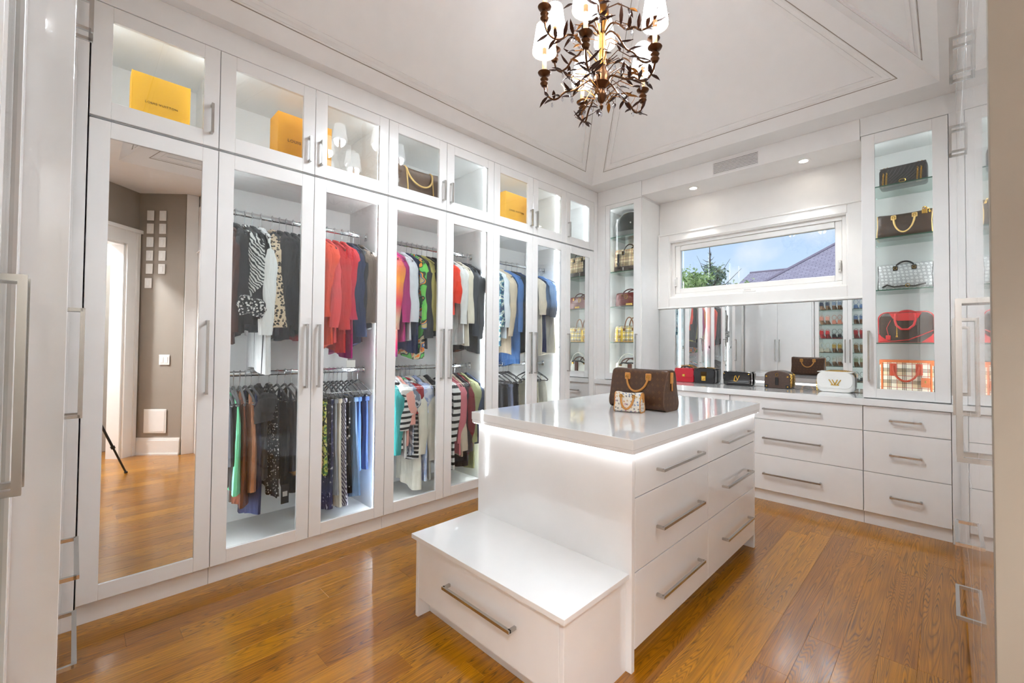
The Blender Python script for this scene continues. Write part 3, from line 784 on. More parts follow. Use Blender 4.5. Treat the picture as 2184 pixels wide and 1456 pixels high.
# ================================================================== RIGHT AND FRONT CABINETS
def plain_door_x(t, y0, y1, z0, z1, hy=None, hz=None, hl=.4, axis='z'):
    d = part('door' if axis == 'z' else 'drawer_front', MB().cbox(FX, FX+.022, y0+.0015, y1-.0015, z0, z1, .0012), M_gloss, t)
    if hy is not None: handle(d, (FX, hy, hz), hl, axis, (-1, 0, 0))
def plain_door_y(t, x0, x1, z0, z1, F, hx=None, hz=None, hl=.4, axis='z'):
    d = part('door' if axis == 'z' else 'drawer_front', MB().cbox(x0+.0015, x1-.0015, F-.022, F, z0, z1, .0012), M_gloss, t)
    if hx is not None: handle(d, (hx, F, hz), hl, axis, (0, 1, 0))
for y0, y1, kind, lab in ((.992, 1.99, 'tall', 'glossy white tall cabinet at the right edge nearest the camera'),
                     (1.992, 2.99, 'drawers', 'glossy white cabinet with lower drawers along the right wall'),
                     (2.992, 3.99, 'tall', 'glossy white tall cabinet in the far right corner')):
    t = thing('tall_cabinet', lab, 'cabinet', (3.33, (y0+y1)/2, 0), world=True)
    part('carcass', MB().box(FX+.024, 3.64, y0, y1, .1, 2.958), M_in, t)
    part('plinth', MB().box(FX+.03, 3.62, y0, y1, 0, .098), M_cab, t)
    ym = (y0+y1)/2
    z0 = .101
    if kind == 'drawers':
        for a, b3, hz in ((.101, .474, .33), (.478, .856, .6)):
            plain_door_x(t, y0, y1, a, b3, 2.36, hz, .3, 'y')
        z0 = .86
    plain_door_x(t, y0, ym, z0, ZT-.004, ym-.04, 1.25, .4); plain_door_x(t, ym, y1, z0, ZT-.004, ym+.04, 1.25, .4)
    plain_door_x(t, y0, ym, 2.406, 2.957, ym-.04, 2.553, .16); plain_door_x(t, ym, y1, 2.406, 2.957, ym+.04, 2.553, .16)
struct('shaded_end_strip', MB().cbox(FX-.002, FX+.05, .96, .99, 0, 2.958, .001), pbr('taupe_with_shade', (134,123,109), .6))  # strip at the cabinet end; its shade is put into a darker taupe
struct('trim_10', MB().cbox(FX+.051, 3.715, .965, .99, 0, 2.958, .002).cbox(FX+.052, 3.715, .945, .966, 2.392, 2.41, .003).cbox(3.66, 3.715, .85, .964, 0, 3.085, .002), M_cab)
struct('trim_11', MB().cbox(FX, FX+.02, 3.992, BT-.001, .942, 2.958, .002), M_cab)
t = thing('storage_cabinet', 'plain white storage cabinet with drawers, seen reflected in the counter mirror', 'cabinet', (.6, -.34, 0), world=True)
part('carcass', MB().box(.005, 1.195, -.64, -.066, .1, 2.958), M_in, t); part('plinth', MB().box(.005, 1.195, -.64, -.07, 0, .098), M_cab, t)
for a, b3, hz in ((.101, .474, .33), (.478, .856, .6)):
    plain_door_y(t, .03, 1.178, a, b3, -.04, .79, hz, .4, 'x')
for x0, x1, hx in ((.03, .612, .575), (.612, 1.178, .65)):
    plain_door_y(t, x0, x1, .86, ZT-.004, -.04, hx, 1.25, .4); plain_door_y(t, x0, x1, 2.406, 2.957, -.04, hx, 2.553, .16)
part('end_panel', MB().cbox(1.18, 1.2, -.64, -.04, 0, 2.958, .001), M_gloss, t)
# shoe cabinet
FS = -.125
t = thing('shoe_cabinet', 'glass-fronted shoe cabinet with lit shelves, seen reflected in the counter mirror', 'cabinet', (1.6, -.4, 0), world=True)
part('side_panel', MB().box(1.202, 1.22, -.7, FS-.024, .1, 2.958), M_in, t); part('side_panel', MB().box(1.982, 2.0, -.7, FS-.003, .0, 2.958), M_gloss, t)
part('back_panel', MB().box(1.22, 1.982, -.7, -.69, .1, 2.958), M_in, t); part('top_panel', MB().box(1.22, 1.982, -.69, FS-.024, 2.37, 2.404), M_in, t)
part('bottom_panel', MB().box(1.22, 1.982, -.69, FS-.024, .1, .118), M_in, t); part('plinth', MB().box(1.202, 1.982, -.69, FS-.03, 0, .098), M_cab, t)
for x0, x1, hx in ((1.205, 1.7, 1.665), (1.7, 1.98, 1.735)):
    frame_door_y(t, x0+.0015, x1-.0015, .101, ZT-.004, (x0+.065, x1-.07, .175, 2.313), M_glass, hx, 1.25, .4, FS, 1)
    plain_door_y(t, x0, x1, 2.406, 2.957, FS, hx, 2.553, .16)
SHOE_Z = (.42, .72, .98, 1.22, 1.47, 1.72, 1.98)
for z in SHOE_Z:
    s = part('glass_shelf', MB().box(1.222, 1.98, -.68, FS-.04, z-.008, z), M_shelf, t)
    part('shelf_edge', MB().box(1.222, 1.98, FS-.04, FS-.036, z-.008, z), M_edge, s)
part('led_strip', MB().box(1.221, 1.229, FS-.15, FS-.142, .13, 2.35), M_led3, t); part('led_strip', MB().box(1.973, 1.981, FS-.35, FS-.342, .13, 2.35), M_led3, t)

# switches and access panel on the taupe entry wall
def on_diag(x, z):      # x coordinate on the wall line x+y=4.53, little in front
    return (x-.004, 4.53-x-.004, z)
PLATE = MB().cbox(-.04, .04, -.006, 0, -.06, .06, .003).mesh('plate', M_trim)
ROCK = MB().cbox(-.017, .017, -.010, -.005, -.034, .034, .002).mesh('rocker', pbr('switch_white', (244,243,240), .25))
def switch(x, z, lab, wide=False, grp=None):
    s = thing('light_switch', lab, 'switch', on_diag(x, z), R(-45), group=grp)
    if wide:
        part('plate', MB().cbox(-.06, .06, -.006, 0, -.06, .06, .003), M_trim, s)
        share('rocker', ROCK, s, (-.025, 0, 0)); share('rocker', ROCK, s, (.025, 0, 0))
    else:
        share('plate', PLATE, s, (0, 0, 0)); share('rocker', ROCK, s, (0, 0, 0))
rows = ('top', 'second', 'third', 'fourth', 'fifth')
for i, z in enumerate((2.824, 2.668, 2.508, 2.347, 2.19)):
    switch(3.966, z, 'white switch plate, %s from the top in the left column in mirror' % ('uppermost' if i == 0 else rows[i]), grp='switch plates on the taupe wall')
    switch(3.866, z, 'white switch plate, %s from the top in the right column in mirror' % ('uppermost' if i == 0 else rows[i]), grp='switch plates on the taupe wall')
switch(3.972, 2.02, 'single white switch plate below the left column in mirror', grp='switch plates on the taupe wall')
switch(3.826, 1.115, 'double white light switch at hand height in the mirror', True)
ap = thing('access_panel', 'square white blank panel low on the taupe wall in mirror', 'panel', on_diag(3.888, .395), R(-45))
part('frame', MB().cbox(-.128, .128, -.008, 0, -.14, .14, .003), M_trim, ap); part('lid', MB().cbox(-.112, .112, -.011, -.007, -.124, .124, .002), M_trim, ap)

# ================================================================== CLOTHES
def hanger_meshes():
    mb = MB()
    for s in (-1, 1):
        pts = [(s*.004, 0, -.078), (s*.03, 0, -.088), (s*.09, 0, -.108), (s*.16, 0, -.138), (s*.2, 0, -.165)]
        mb.tube(pts, [.009, .0085, .0075, .0065, .0055], 6, ry=.62)
    mb.tube([(-.2, 0, -.165), (-.19, 0, -.178), (0, 0, -.178), (.19, 0, -.178), (.2, 0, -.165)], .004, 5)
    body = mb.mesh('shoulder_bar', M_velvet, True)
    pts = [(0, 0, -.075), (0, 0, -.035)]
    for k in range(8):
        a = R(-90+k*36); pts.append((-.0+.021*math.cos(a)*(1), 0, .003+.021*math.sin(a)) if k else (.003, 0, -.02))
    hk = MB().tube(pts, .0022, 6).mesh('hook', M_chrome, True)
    clip = MB().cbox(-.135, -.11, -.008, .008, -.215, -.172, .003).cbox(.11, .135, -.008, .008, -.215, -.172, .003).mesh('clip', M_black)
    return body, hk, clip
H_BODY, H_HOOK, H_CLIP = hanger_meshes()
H_WHITE = H_BODY.copy(); H_WHITE.materials[0] = pbr('white_plastic', (236,236,234), .35)
def hanger(y, zr, rz, label, clips=False, white=False, group=None):
    h = thing('clothes_hanger', label, 'hanger', (-.3, y, zr), rz, group)
    share('shoulder_bar', H_WHITE if white else H_BODY, h, (0,0,0)); share('hook', H_HOOK, h, (0,0,0))
    if clips: share('clip', H_CLIP, h, (0,0,0))
    return h

GN = [0]
def sheet(top, hw, z1, th, seed, nu=14, nv=16, ripple=.006, flare=1.0, sag=0.0):
    # double-sided hanging cloth: top(u) gives the upper edge, hw(v) the half width
    rnd = random.Random(seed); ph = [rnd.random()*6.28 for _ in range(5)]
    k1 = 5+rnd.random()*4; k2 = 11+rnd.random()*5
    mb = MB(); F = []; Bk = []
    for j in range(nv+1):
        v = j/nv
        for i in range(nu+1):
            u = -1+2*i/nu
            zt_ = top(u); z = zt_+(z1+sag*math.sin(u*2.5+ph[0])*.02-zt_)*v
            x = u*hw(v)+.006*v*math.sin(7*v+ph[1])
            e = math.sqrt(max(0, 1-u*u))
            t = th*(.28+.72*e)*(.55+.45*min(1, v*4))*(1+(flare-1)*v)
            rp = ripple*(.25+v)*(math.sin(k1*u+ph[2]+v*1.6)+.5*math.sin(k2*u+ph[3]-v*2.2))
            F.append((x, -t/2+rp, z)); Bk.append((x, t/2+rp*.8+ripple*.3*math.sin(k2*u+ph[4]), z))
    n = (nu+1)*(nv+1); fs = []
    for j in range(nv):
        for i in range(nu):
            a = j*(nu+1)+i; q = (a, a+1, a+nu+2, a+nu+1); fs.append(q); fs.append(tuple(n+p for p in q[::-1]))
        for i in (0, nu):
            a = j*(nu+1)+i; fs.append((a, a+nu+1, n+a+nu+1, n+a))
    for i in range(nu):
        a = i; fs.append((a, a+1, n+a+1, n+a)); a = nv*(nu+1)+i; fs.append((a, n+a, n+a+1, a+1))
    return mb.add(F+Bk, fs)
def sleeve_mb(s, L, r0, r1, seed, bell=1.0, zs=-.165, out=.0):
    rnd = random.Random(seed); pts = []; rs = []; m = 16; p1, p2 = rnd.random()*6, rnd.random()*6
    for k in range(m):
        t = k/(m-1)
        x = s*(.10+.115*min(1, t*5)**.6+.010*math.sin(t*5+p1)-.012*t+out*t); y = .010*math.sin(t*4+p2)
        z = zs+.045-(L+.045)*t-(.0 if k else .0)
        pts.append((x, y, z)); r = r0+(r1-r0)*t
        rs.append(r*.86*(.3 if k == 0 else (.8 if k == 1 else 1))*(1+.07*math.sin(t*13+p1)+.05*math.sin(t*23+p2))*(1+(bell-1)*max(0, (t-.7)/.3)))
    return MB().tube(pts, rs, 10, ry=.42)
def garment(kind, y, zr, hem, mat, name, label, **o):
    GN[0] += 1; seed = GN[0]*7+1; rnd = random.Random(seed)
    rz = o.get('rz', R(rnd.uniform(-4, 4)))
    z1 = hem-zr; th = o.get('th', .046 if kind in ('tank', 'skirt') else .036); w = o.get('w', .2)
    if kind in ('shirt', 'tee', 'jacket', 'dress', 'vest'):
        top = lambda u: -.064-.088*abs(u)**1.1
        hwf = lambda v: w*(1-.04*math.sin(v*3.0))*(1+(o.get('flare', 1)-1)*v)
    elif kind == 'tank':
        top = lambda u: -.165-.03*(1-abs(u)**2)
        hwf = lambda v: w*(.78+.16*math.sin(min(1, v*2)*1.57))*(1+(o.get('flare', 1)-1)*v)
    else:
        top = lambda u: -.2
        hwf = lambda v: w*(.72+.1*v)*(1+(o.get('flare', 1)-1)*v)
    g = link(name, sheet(top, hwf, z1, th, seed, ripple=o.get('ripple', .0085), flare=o.get('tflare', 1.25), sag=1).mesh(name, mat, True))
    g.location = (-.3+o.get('dx', 0), y, zr); g.rotation_euler = (0, 0, rz); tag(g, label, o.get('cat', 'clothing'), o.get('group'))
    sm = o.get('sleeve_mat', mat)
    if kind in ('shirt', 'jacket', 'tee'):
        L = {'shirt': .53, 'jacket': .55, 'tee': .19}[kind]; L = o.get('L', L*(rnd.uniform(.86, 1.12) if kind != 'tee' else 1))
        r0, r1 = (.062, .038) if kind != 'jacket' else (.068, .046)
        if kind == 'tee': r1 = .06
        for s in (-1, 1):
            sl_ = part('sleeve', sleeve_mb(s, L, r0, r1, seed+s, o.get('bell', 1.0)), sm, g, True)
            if 'cuff' in o:
                zc = -.165-L
                part('cuff', sleeve_mb(s, .06, .04, .05, seed+s, 1, zc+.045, 0).xf(Matrix.Translation((s*.05, .0, 0))), o['cuff'], sl_, True)
        cp = []
        for k in range(10):
            a = 2*math.pi*k/10; cp.append((.062*math.cos(a), .014*math.sin(a), -.092-.008*math.sin(a)))
        part('collar', MB().tube(cp, .011, 6, True), o.get('collar', sm), g, True)
    if kind == 'tank':
        for s in (-1, 1):
            part('strap', MB().tube([(s*.11, -.004, -.19), (s*.1, -.002, -.13), (s*.095, 0, -.108), (s*.1, .004, -.14), (s*.11, .006, -.19)], .006, 5), sm, g, True)
    if kind in ('pants', 'skirt'):
        part('waistband', MB().cbox(-w*.74, w*.74, -th*.36, th*.36, -.222, -.19, .004), o.get('band', mat), g)
    if kind == 'pants':
        part('fold_crease', MB().tube([(.0, -th*.5, -.24), (.0, -th*.62, (z1-.24)/2), (.005, -th*.6, z1+.03)], .003, 5), mat, g, True)
    if 'tag' in o:
        tx, tz, tw_, hh, tm = o['tag']
        tg = part('price_tag', MB().cbox(tx-.002, tx+.002, -tw_/2, tw_/2, tz-hh, tz, .0006), tm, g)
        part('tag_string', MB().tube([(tx, 0, tz), (tx-.01, 0, tz+.05)], .001, 4), M_black, tg)
        if tm is M_black: part('tag_label', MB().box(tx+.002, tx+.0026, -tw_*.3, tw_*.3, tz-hh*.62, tz-hh*.36), M_trim, tg)
    h = hanger(y, zr, rz, 'slim %s hanger holding the %s' % ('white' if o.get('white') else 'black', o['short']), kind in ('pants', 'skirt'), o.get('white', False))
    return g

BLK = cloth((17,16,17)); BLK2 = cloth((24,21,21)); CHAR = cloth((38,39,43)); NAVY = cloth((30,38,72)); WHT = cloth((226,224,222)); CRM = cloth((222,212,194))
RED = cloth((196,34,36)); DENIM = cloth((74,112,168)); DENIML = cloth((132,164,204)); DENIMD = cloth((38,58,98)); GREY = cloth((150,152,158)); BEI = cloth((206,188,164))
LEO = leopard('leopard_print', (214,192,162), (34,26,24), 58); ZEB = zebra('zebra_print', (28,28,30), (206,204,200), 26)
RUF = dots('ruffle_print', (24,24,26), (226,224,220), 70, .42)
LINE = zebra('white_line_print', (226,225,223), (226,225,223), 3); 
WLN = stripes('white_with_black_line', [(0, (30,30,32)), (.06, (228,227,226)), (1, (228,227,226))], 6.5, 'X')
Z1, Z2 = 2.14, 1.13
UP = [
 ('shirt', .600, 1.33, cloth((62,36,28)), 'blouse', 'dark brown blouse at the left end of the upper rod, second wardrobe', dict(short='dark brown blouse')),
 ('shirt', .640, 1.37, BLK, 'blouse', 'black blouse with black-and-white ruffled hem cuffs on the upper rod', dict(short='black ruffle-cuff blouse', cuff=RUF)),
 ('shirt', .690, 1.42, BLK2, 'blouse', 'zebra-print sleeved black blouse with speckled cuff on the upper rod', dict(short='zebra-sleeved blouse', sleeve_mat=ZEB, cuff=RUF, collar=ZEB)),
 ('shirt', .730, 1.41, BLK, 'blouse', 'plain black blouse just left of the long white dress', dict(short='plain black blouse left of the white dress')),
 ('shirt', .778, 1.15, WLN, 'long_dress', 'long white dress with thin black lines among the black tops', dict(short='long white lined dress', w=.2, flare=1.06, L=.60, bell=1.3, cat='dress', th=.045)),
 ('shirt', .842, 1.36, BLK, 'blouse', 'black blouse with leopard-print sleeve on the upper rod', dict(short='leopard-sleeved blouse', sleeve_mat=LEO, bell=1.25)),
 ('jacket', .884, 1.37, BLK2, 'jacket', 'black jacket just right of the leopard sleeve', dict(short='black jacket beside the leopard sleeve')),
 ('shirt', .924, 1.36, BLK, 'blouse', 'black blouse third from the right in the black group', dict(short='black blouse third from the right of its group')),
 ('jacket', .965, 1.36, grade('black_red_hem', [(0, (176,30,34)), (.06, (30,28,29)), (1, (28,27,28))], -.8, 0), 'jacket', 'black jacket with a red hem band behind the door stile', dict(short='black jacket with red hem')),
 ('shirt', 1.012, 1.36, BLK2, 'blouse', 'black blouse half hidden behind the stile between the two glass doors', dict(short='black blouse behind the door stile')),
 ('shirt', 1.135, 1.30, cloth((232,74,42)), 'blouse', 'bright orange blouse, first garment behind the third glass door', dict(short='bright orange blouse', bell=1.2)),
 ('shirt', 1.185, 1.34, cloth((222,70,72)), 'blouse', 'coral pink blouse squeezed between orange and red clothes', dict(short='coral pink blouse')),
 ('jacket', 1.238, 1.28, RED, 'cardigan', 'red cardigan with wide collar on the upper rod', dict(short='red cardigan')),
 ('shirt', 1.290, 1.24, grade('red_to_magenta', [(0, (160,20,110)), (.35, (190,20,60)), (1, (206,34,40))], -.9, -.1), 'satin_blouse', 'red satin blouse fading to magenta with a white tag', dict(short='red-to-magenta satin blouse', bell=1.2, tag=(.2, -.93, .06, .05, M_trim))),
 ('jacket', 1.338, 1.32, NAVY, 'jacket', 'navy blue jacket right of the red satin blouse', dict(short='navy jacket right of the red blouse')),
 ('shirt', 1.375, 1.33, grade('black_burgundy', [(0, (80,24,34)), (.3, (30,26,34)), (1, (26,28,34))], -.85, -.1), 'blouse', 'black blouse fading to burgundy at the hem', dict(short='black-to-burgundy blouse')),
 ('jacket', 1.425, 1.45, cloth((72,70,72)), 'jacket', 'grey-black jacket last on the rod beside the lit partition', dict(short='grey-black jacket by the partition', sleeve_mat=cloth((120,104,92)))),
 # doors four and five
 ('shirt', 1.640, 1.22, grade('rainbow_top', [(0, (90,30,100)), (.12, (206,30,92)), (.35, (208,180,150)), (.5, (216,40,80)), (.72, (232,150,40)), (1, (200,40,110))], -.92, -.1), 'sweater', 'pink, orange and yellow colour-block sweater on the upper rod', dict(short='pink and yellow colour-block sweater')),
 ('shirt', 1.690, 1.36, cloth((150,22,96)), 'blouse', 'magenta-purple blouse beside the pale grey blazer', dict(short='magenta-purple blouse')),
 ('jacket', 1.765, 1.37, cloth((206,206,212)), 'blazer', 'pale grey blazer with buttoned cuffs on the upper rod', dict(short='pale grey blazer', rz=R(-3))),
 ('vest', 1.812, 1.27, NAVY, 'scarf_top', 'navy top with pointed hem hanging behind the pale blazer', dict(short='navy top with pointed hem')),
 ('shirt', 1.858, 1.22, blotch('bright_floral', [(86,168,78), (40,44,40), (206,196,160), (236,132,40), (72,110,160), (232,214,190)], 13, 1), 'dress', 'green, orange and blue floral print dress on the upper rod', dict(short='bright floral dress', sleeve_mat=blotch('green_orange_print', [(110,190,84), (92,180,80), (40,60,40), (240,150,40), (60,96,150), (190,170,120)], 11, 1), cat='dress')),
 ('jacket', 1.905, 1.28, CHAR, 'jacket', 'charcoal jacket with pointed hem right of the floral dress', dict(short='charcoal jacket with pointed hem')),
 ('shirt', 1.952, 1.40, cloth((186,176,100)), 'blouse', 'olive yellow blouse on the upper rod', dict(short='olive yellow blouse')),
 ('jacket', 2.000, 1.40, BLK2, 'jacket', 'black jacket right of the olive yellow blouse', dict(short='black jacket right of the olive blouse')),
 ('shirt', 2.060, 1.42, BLK, 'blouse', 'black blouse hidden between the fourth and fifth glass doors', dict(short='black blouse between the fourth and fifth doors')),
 ('tee', 2.165, 1.57, cloth((232,62,40)), 'top', 'short red-orange top, first behind the fifth glass door', dict(short='short red-orange top', L=.3)),
 ('shirt', 2.240, 1.34, WHT, 'blouse', 'white blouse beside the red-orange top', dict(short='white blouse')),
 ('shirt', 2.310, 1.33, CRM, 'blouse', 'cream ribbed cardigan with long sleeves on the upper rod', dict(short='cream long-sleeved cardigan')),
 ('jacket', 2.370, 1.45, cloth((50,54,62)), 'jacket', 'dark slate jacket between the cream cardigan and black coat', dict(short='dark slate jacket')),
 ('jacket', 2.425, 1.26, cloth((40,42,47), .45), 'coat', 'black padded coat last on the rod behind the fifth door', dict(short='black padded coat', th=.06, L=.6)),
 # doors six and seven
 ('shirt', 2.665, 1.30, blotch('teal_print', [(40,60,90), (70,120,130), (206,206,190), (50,80,120)], 26, 2), 'blouse', 'teal patterned blouse, first behind the sixth glass door', dict(short='teal patterned blouse')),
 ('shirt', 2.735, 1.40, cloth((226,230,236)), 'shirt', 'white shirt with pale blue trim behind the sixth door', dict(short='white shirt with blue trim', collar=DENIML, white=True)),
 ('shirt', 2.815, 1.23, BEI, 'cardigan', 'beige knitted cardigan on the upper rod', dict(short='beige knitted cardigan')),
 ('shirt', 2.905, 1.12, DENIM, 'denim_dress', 'blue denim shirt dress hanging lowest on the upper rod', dict(short='blue denim shirt dress', th=.05)),
 ('jacket', 2.985, 1.26, BLK, 'jacket', 'black jacket behind the stile of the sixth door', dict(short='black jacket behind the sixth door stile')),
 ('jacket', 3.060, 1.30, DENIMD, 'jacket', 'dark denim jacket between the sixth and seventh doors', dict(short='dark denim jacket between doors six and seven')),
 ('tee', 3.235, 1.23, cloth((222,208,188)), 'sweater', 'beige loose sweater behind the seventh glass door', dict(short='beige loose sweater', L=.34)),
 ('vest', 3.290, 1.25, NAVY, 'vest', 'navy sleeveless top behind the beige loose sweater', dict(short='navy sleeveless top')),
 ('tee', 3.400, 1.62, grade('blue_ombre', [(0, (52,56,66)), (.25, (60,66,80)), (.4, (104,130,170)), (.7, (136,162,200)), (1, (84,124,184))], -.55, -.1), 'sweater', 'short blue ombre striped sweater at the far end', dict(short='short blue ombre sweater', th=.055, L=.36)),
 ('pants', 3.440, 1.22, CRM, 'trousers', 'cream trousers hanging below the blue ombre sweater', dict(short='cream trousers at the far end', w=.24, cat='trousers', th=.05)),
]
for k, y, hem, mat, nm, lab, o in UP: garment(k, y, Z1, hem, mat, nm, lab, **o)
LOW = [
 ('tank', .600, .58, CHAR, 'top', 'charcoal hooded top at the left end of the lower rod', dict(short='charcoal top at the lower left')),
 ('tank', .622, .44, BLK, 'dress', 'black dress at the left end of the lower rod', dict(short='black dress at the lower left', cat='dress')),
 ('tank', .650, .425, cloth((112,196,150)), 'dress', 'mint green dress on the lower rod', dict(short='mint green dress', flare=1.1, cat='dress')),
 ('tank', .683, .335, satin((92,48,32)), 'satin_dress', 'dark brown satin slip dress on the lower rod', dict(short='dark brown satin dress', cat='dress')),
 ('tank', .712, .415, satin((176,118,84)), 'satin_dress', 'tan bronze satin slip dress on the lower rod', dict(short='bronze satin dress', flare=1.1, cat='dress')),
 ('tank', .742, .26, cloth((38,46,78)), 'dress', 'navy dress reaching lowest on the lower rod', dict(short='long navy dress', w=.18, cat='dress')),
 ('tee', .785, .50, BLK2, 'top', 'black sequin-necked top on the lower rod', dict(short='black sequin-necked top', L=.12)),
 ('dress', .842, .39, dots('black_white_dots', (18,18,20), (222,222,222), 62, .30), 'dress', 'black dress with small white dots on the lower rod', dict(short='black dress with white dots', flare=1.08, ripple=.01, cat='dress')),
 ('tank', .890, .47, CHAR, 'skirt', 'dark grey pleated skirt dress behind the dotted dress', dict(short='dark grey pleated dress', ripple=.011, cat='dress', tag=(.17, -.70, .045, .12, M_black))),
 ('tank', .935, .49, cloth((58,60,66)), 'top', 'slate grey top near the stile on the lower rod', dict(short='slate grey top')),
 ('tank', .975, .36, grade('black_tan_hem', [(0, (28,28,32)), (.14, (30,30,34)), (.16, (206,160,96)), (.24, (206,160,96)), (.26, (30,30,33)), (1, (30,30,33))], -.77, 0), 'top', 'black top with a tan band near its hem', dict(short='black top with tan band')),
 ('pants', 1.118, .49, cloth((226,170,130)), 'trousers', 'peach trousers, first on the lower rod behind the third door', dict(short='peach trousers', cat='trousers')),
 ('skirt', 1.150, .42, blotch('green_floral', [(60,110,56), (190,196,90), (40,60,40), (226,216,150)], 24, 2), 'skirt', 'green and yellow floral skirt on the lower rod', dict(short='green floral skirt', cat='skirt')),
 ('pants', 1.185, .19, blotch('navy_floral', [(34,36,66), (40,42,78), (60,60,92), (214,212,220)], 40, 3), 'trousers', 'navy floral trousers with white flowers', dict(short='navy floral trousers', cat='trousers')),
 ('pants', 1.218, .30, GREY, 'trousers', 'grey trousers between the floral and cream pairs', dict(short='grey trousers', cat='trousers')),
 ('pants', 1.247, .21, CRM, 'trousers', 'cream trousers on the lower rod behind the third door', dict(short='cream trousers behind the third door', cat='trousers')),
 ('pants', 1.275, .185, zebra('lavender_zebra', (90,84,110), (214,212,220), 22), 'trousers', 'lavender and white zebra-print trousers', dict(short='lavender zebra trousers', cat='trousers')),
 ('pants', 1.308, .29, dots('black_big_dots', (16,16,20), (232,230,228), 26, .22), 'trousers', 'black trousers with pearl-like white dots', dict(short='black dotted trousers', cat='trousers')),
 ('skirt', 1.350, .25, DENIML, 'denim_skirt', 'light blue flared denim skirt on the lower rod', dict(short='light denim skirt', flare=1.35, cat='skirt')),
 ('pants', 1.383, .43, DENIM, 'jeans', 'mid-blue jeans beside the light denim skirt', dict(short='mid-blue jeans', cat='jeans', th=.045)),
 ('pants', 1.425, .40, DENIMD, 'jeans', 'dark blue jeans last on the lower rod', dict(short='dark blue jeans', cat='jeans', th=.045)),
 # doors four and five
 ('tank', 1.618, .36, NAVY, 'dress', 'navy dress at the left end behind the fourth door', dict(short='navy dress behind the fourth door', cat='dress')),
 ('shirt', 1.655, .52, cloth((52,150,150)), 'sweater', 'teal sweater on the lower rod behind the fourth door', dict(short='teal sweater', white=True)),
 ('tee', 1.690, .50, stripes('bw_stripe_a', [(0, (26,26,30)), (.45, (226,224,222)), (1, (226,224,222))], 24), 'tee_shirt', 'white tee with thin black stripes, lower rod fourth door', dict(short='thin striped tee', white=True, L=.3)),
 ('tee', 1.722, .46, WHT, 'tee_shirt', 'white tee between the striped and pink tops', dict(short='white tee beside the pink top', white=True)),
 ('tee', 1.752, .53, cloth((234,168,156)), 'top', 'salmon pink wrap top on the lower rod', dict(short='salmon pink wrap top', bell=1.3, L=.26)),
 ('tee', 1.785, .46, blotch('grey_blue_stripe', [(120,130,150), (200,204,212), (60,66,84)], 20, 1), 'tee_shirt', 'grey-blue patterned tee behind the salmon top', dict(short='grey-blue patterned tee', collar=cloth((80,150,100)))),
 ('tee', 1.815, .43, stripes('bw_stripe_b', [(0, (24,24,28)), (.6, (222,220,218)), (1, (222,220,218))], 30), 'tee_shirt', 'black tee with narrow white stripes and dark red sleeve', dict(short='black narrow-striped tee', sleeve_mat=cloth((150,24,34)))),
 ('shirt', 1.850, .18, cloth((224,218,204)), 'dress', 'cream dress with a tail reaching the wardrobe floor', dict(short='long cream dress', cat='dress', w=.18)),
 ('tee', 1.900, .25, blotch('pale_blue_floral', [(168,184,222), (186,198,228), (214,220,236), (150,166,208)], 14, 2), 'dress', 'pale blue floral dress on the lower rod', dict(short='pale blue floral dress', cat='dress', flare=1.1)),
 ('shirt', 1.955, .24, cloth((214,210,200)), 'blouse', 'off-white blouse right of the pale blue dress', dict(short='off-white blouse by the pale blue dress')),
 ('tee', 2.010, .40, CHAR, 'tee_shirt', 'charcoal tee between the fourth and fifth doors, lower rod', dict(short='charcoal tee between doors four and five')),
 ('shirt', 2.165, .27, stripes('bw_stripe_c', [(0, (24,24,28)), (.4, (228,226,224)), (1, (228,226,224))], 17), 'sweater', 'bold black-and-white striped sweater behind the fifth door', dict(short='bold black-and-white striped sweater', sleeve_mat=stripes('bw_stripe_c', 0, 0))),
 ('shirt', 2.215, .37, cloth((206,116,126)), 'cardigan', 'rose pink cardigan on the lower rod', dict(short='rose pink cardigan')),
 ('shirt', 2.258, .38, cloth((208,190,170)), 'cardigan', 'sand beige cardigan between pink and burgundy ones', dict(short='sand beige cardigan')),
 ('jacket', 2.300, .27, cloth((48,40,46)), 'jacket', 'dark aubergine long jacket on the lower rod', dict(short='dark aubergine jacket')),
 ('shirt', 2.335, .36, cloth((116,34,44)), 'cardigan', 'burgundy cardigan beside the olive shirt', dict(short='burgundy cardigan')),
 ('jacket', 2.375, .25, cloth((158,160,118)), 'shirt', 'olive green shirt near the right end, lower rod', dict(short='olive green shirt')),
 ('jacket', 2.430, .45, cloth((68,80,106)), 'jacket', 'slate blue jacket last on the lower rod behind fifth door', dict(short='slate blue jacket')),
 # doors six and seven
 ('pants', 2.690, .62, WHT, 'trousers', 'white trousers on the lower rod behind the sixth door', dict(short='white trousers', cat='trousers')),
 ('pants', 2.750, .60, CHAR, 'trousers', 'charcoal trousers right of the white trousers', dict(short='charcoal trousers', cat='trousers')),
 ('pants', 2.815, .60, BLK, 'trousers', 'black trousers in the middle of the sixth door, lower rod', dict(short='black trousers behind the sixth door', cat='trousers')),
 ('pants', 2.880, .60, cloth((110,116,140)), 'trousers', 'grey-blue trousers on the lower rod behind the sixth door', dict(short='grey-blue trousers', cat='trousers')),
 ('pants', 2.950, .60, BLK2, 'trousers', 'black trousers at the right stile of the sixth door', dict(short='black trousers at the sixth door stile', cat='trousers')),
 ('pants', 3.235, .60, cloth((176,170,150)), 'trousers', 'khaki trousers on the lower rod behind the seventh door', dict(short='khaki trousers', cat='trousers')),
 ('tank', 3.330, .60, cloth((196,192,180)), 'top', 'pale grey sleeveless top on the lower rod, seventh door', dict(short='pale grey sleeveless top')),
]
for k, y, hem, mat, nm, lab, o in LOW: garment(k, y, Z2, hem, mat, nm, lab, **o)
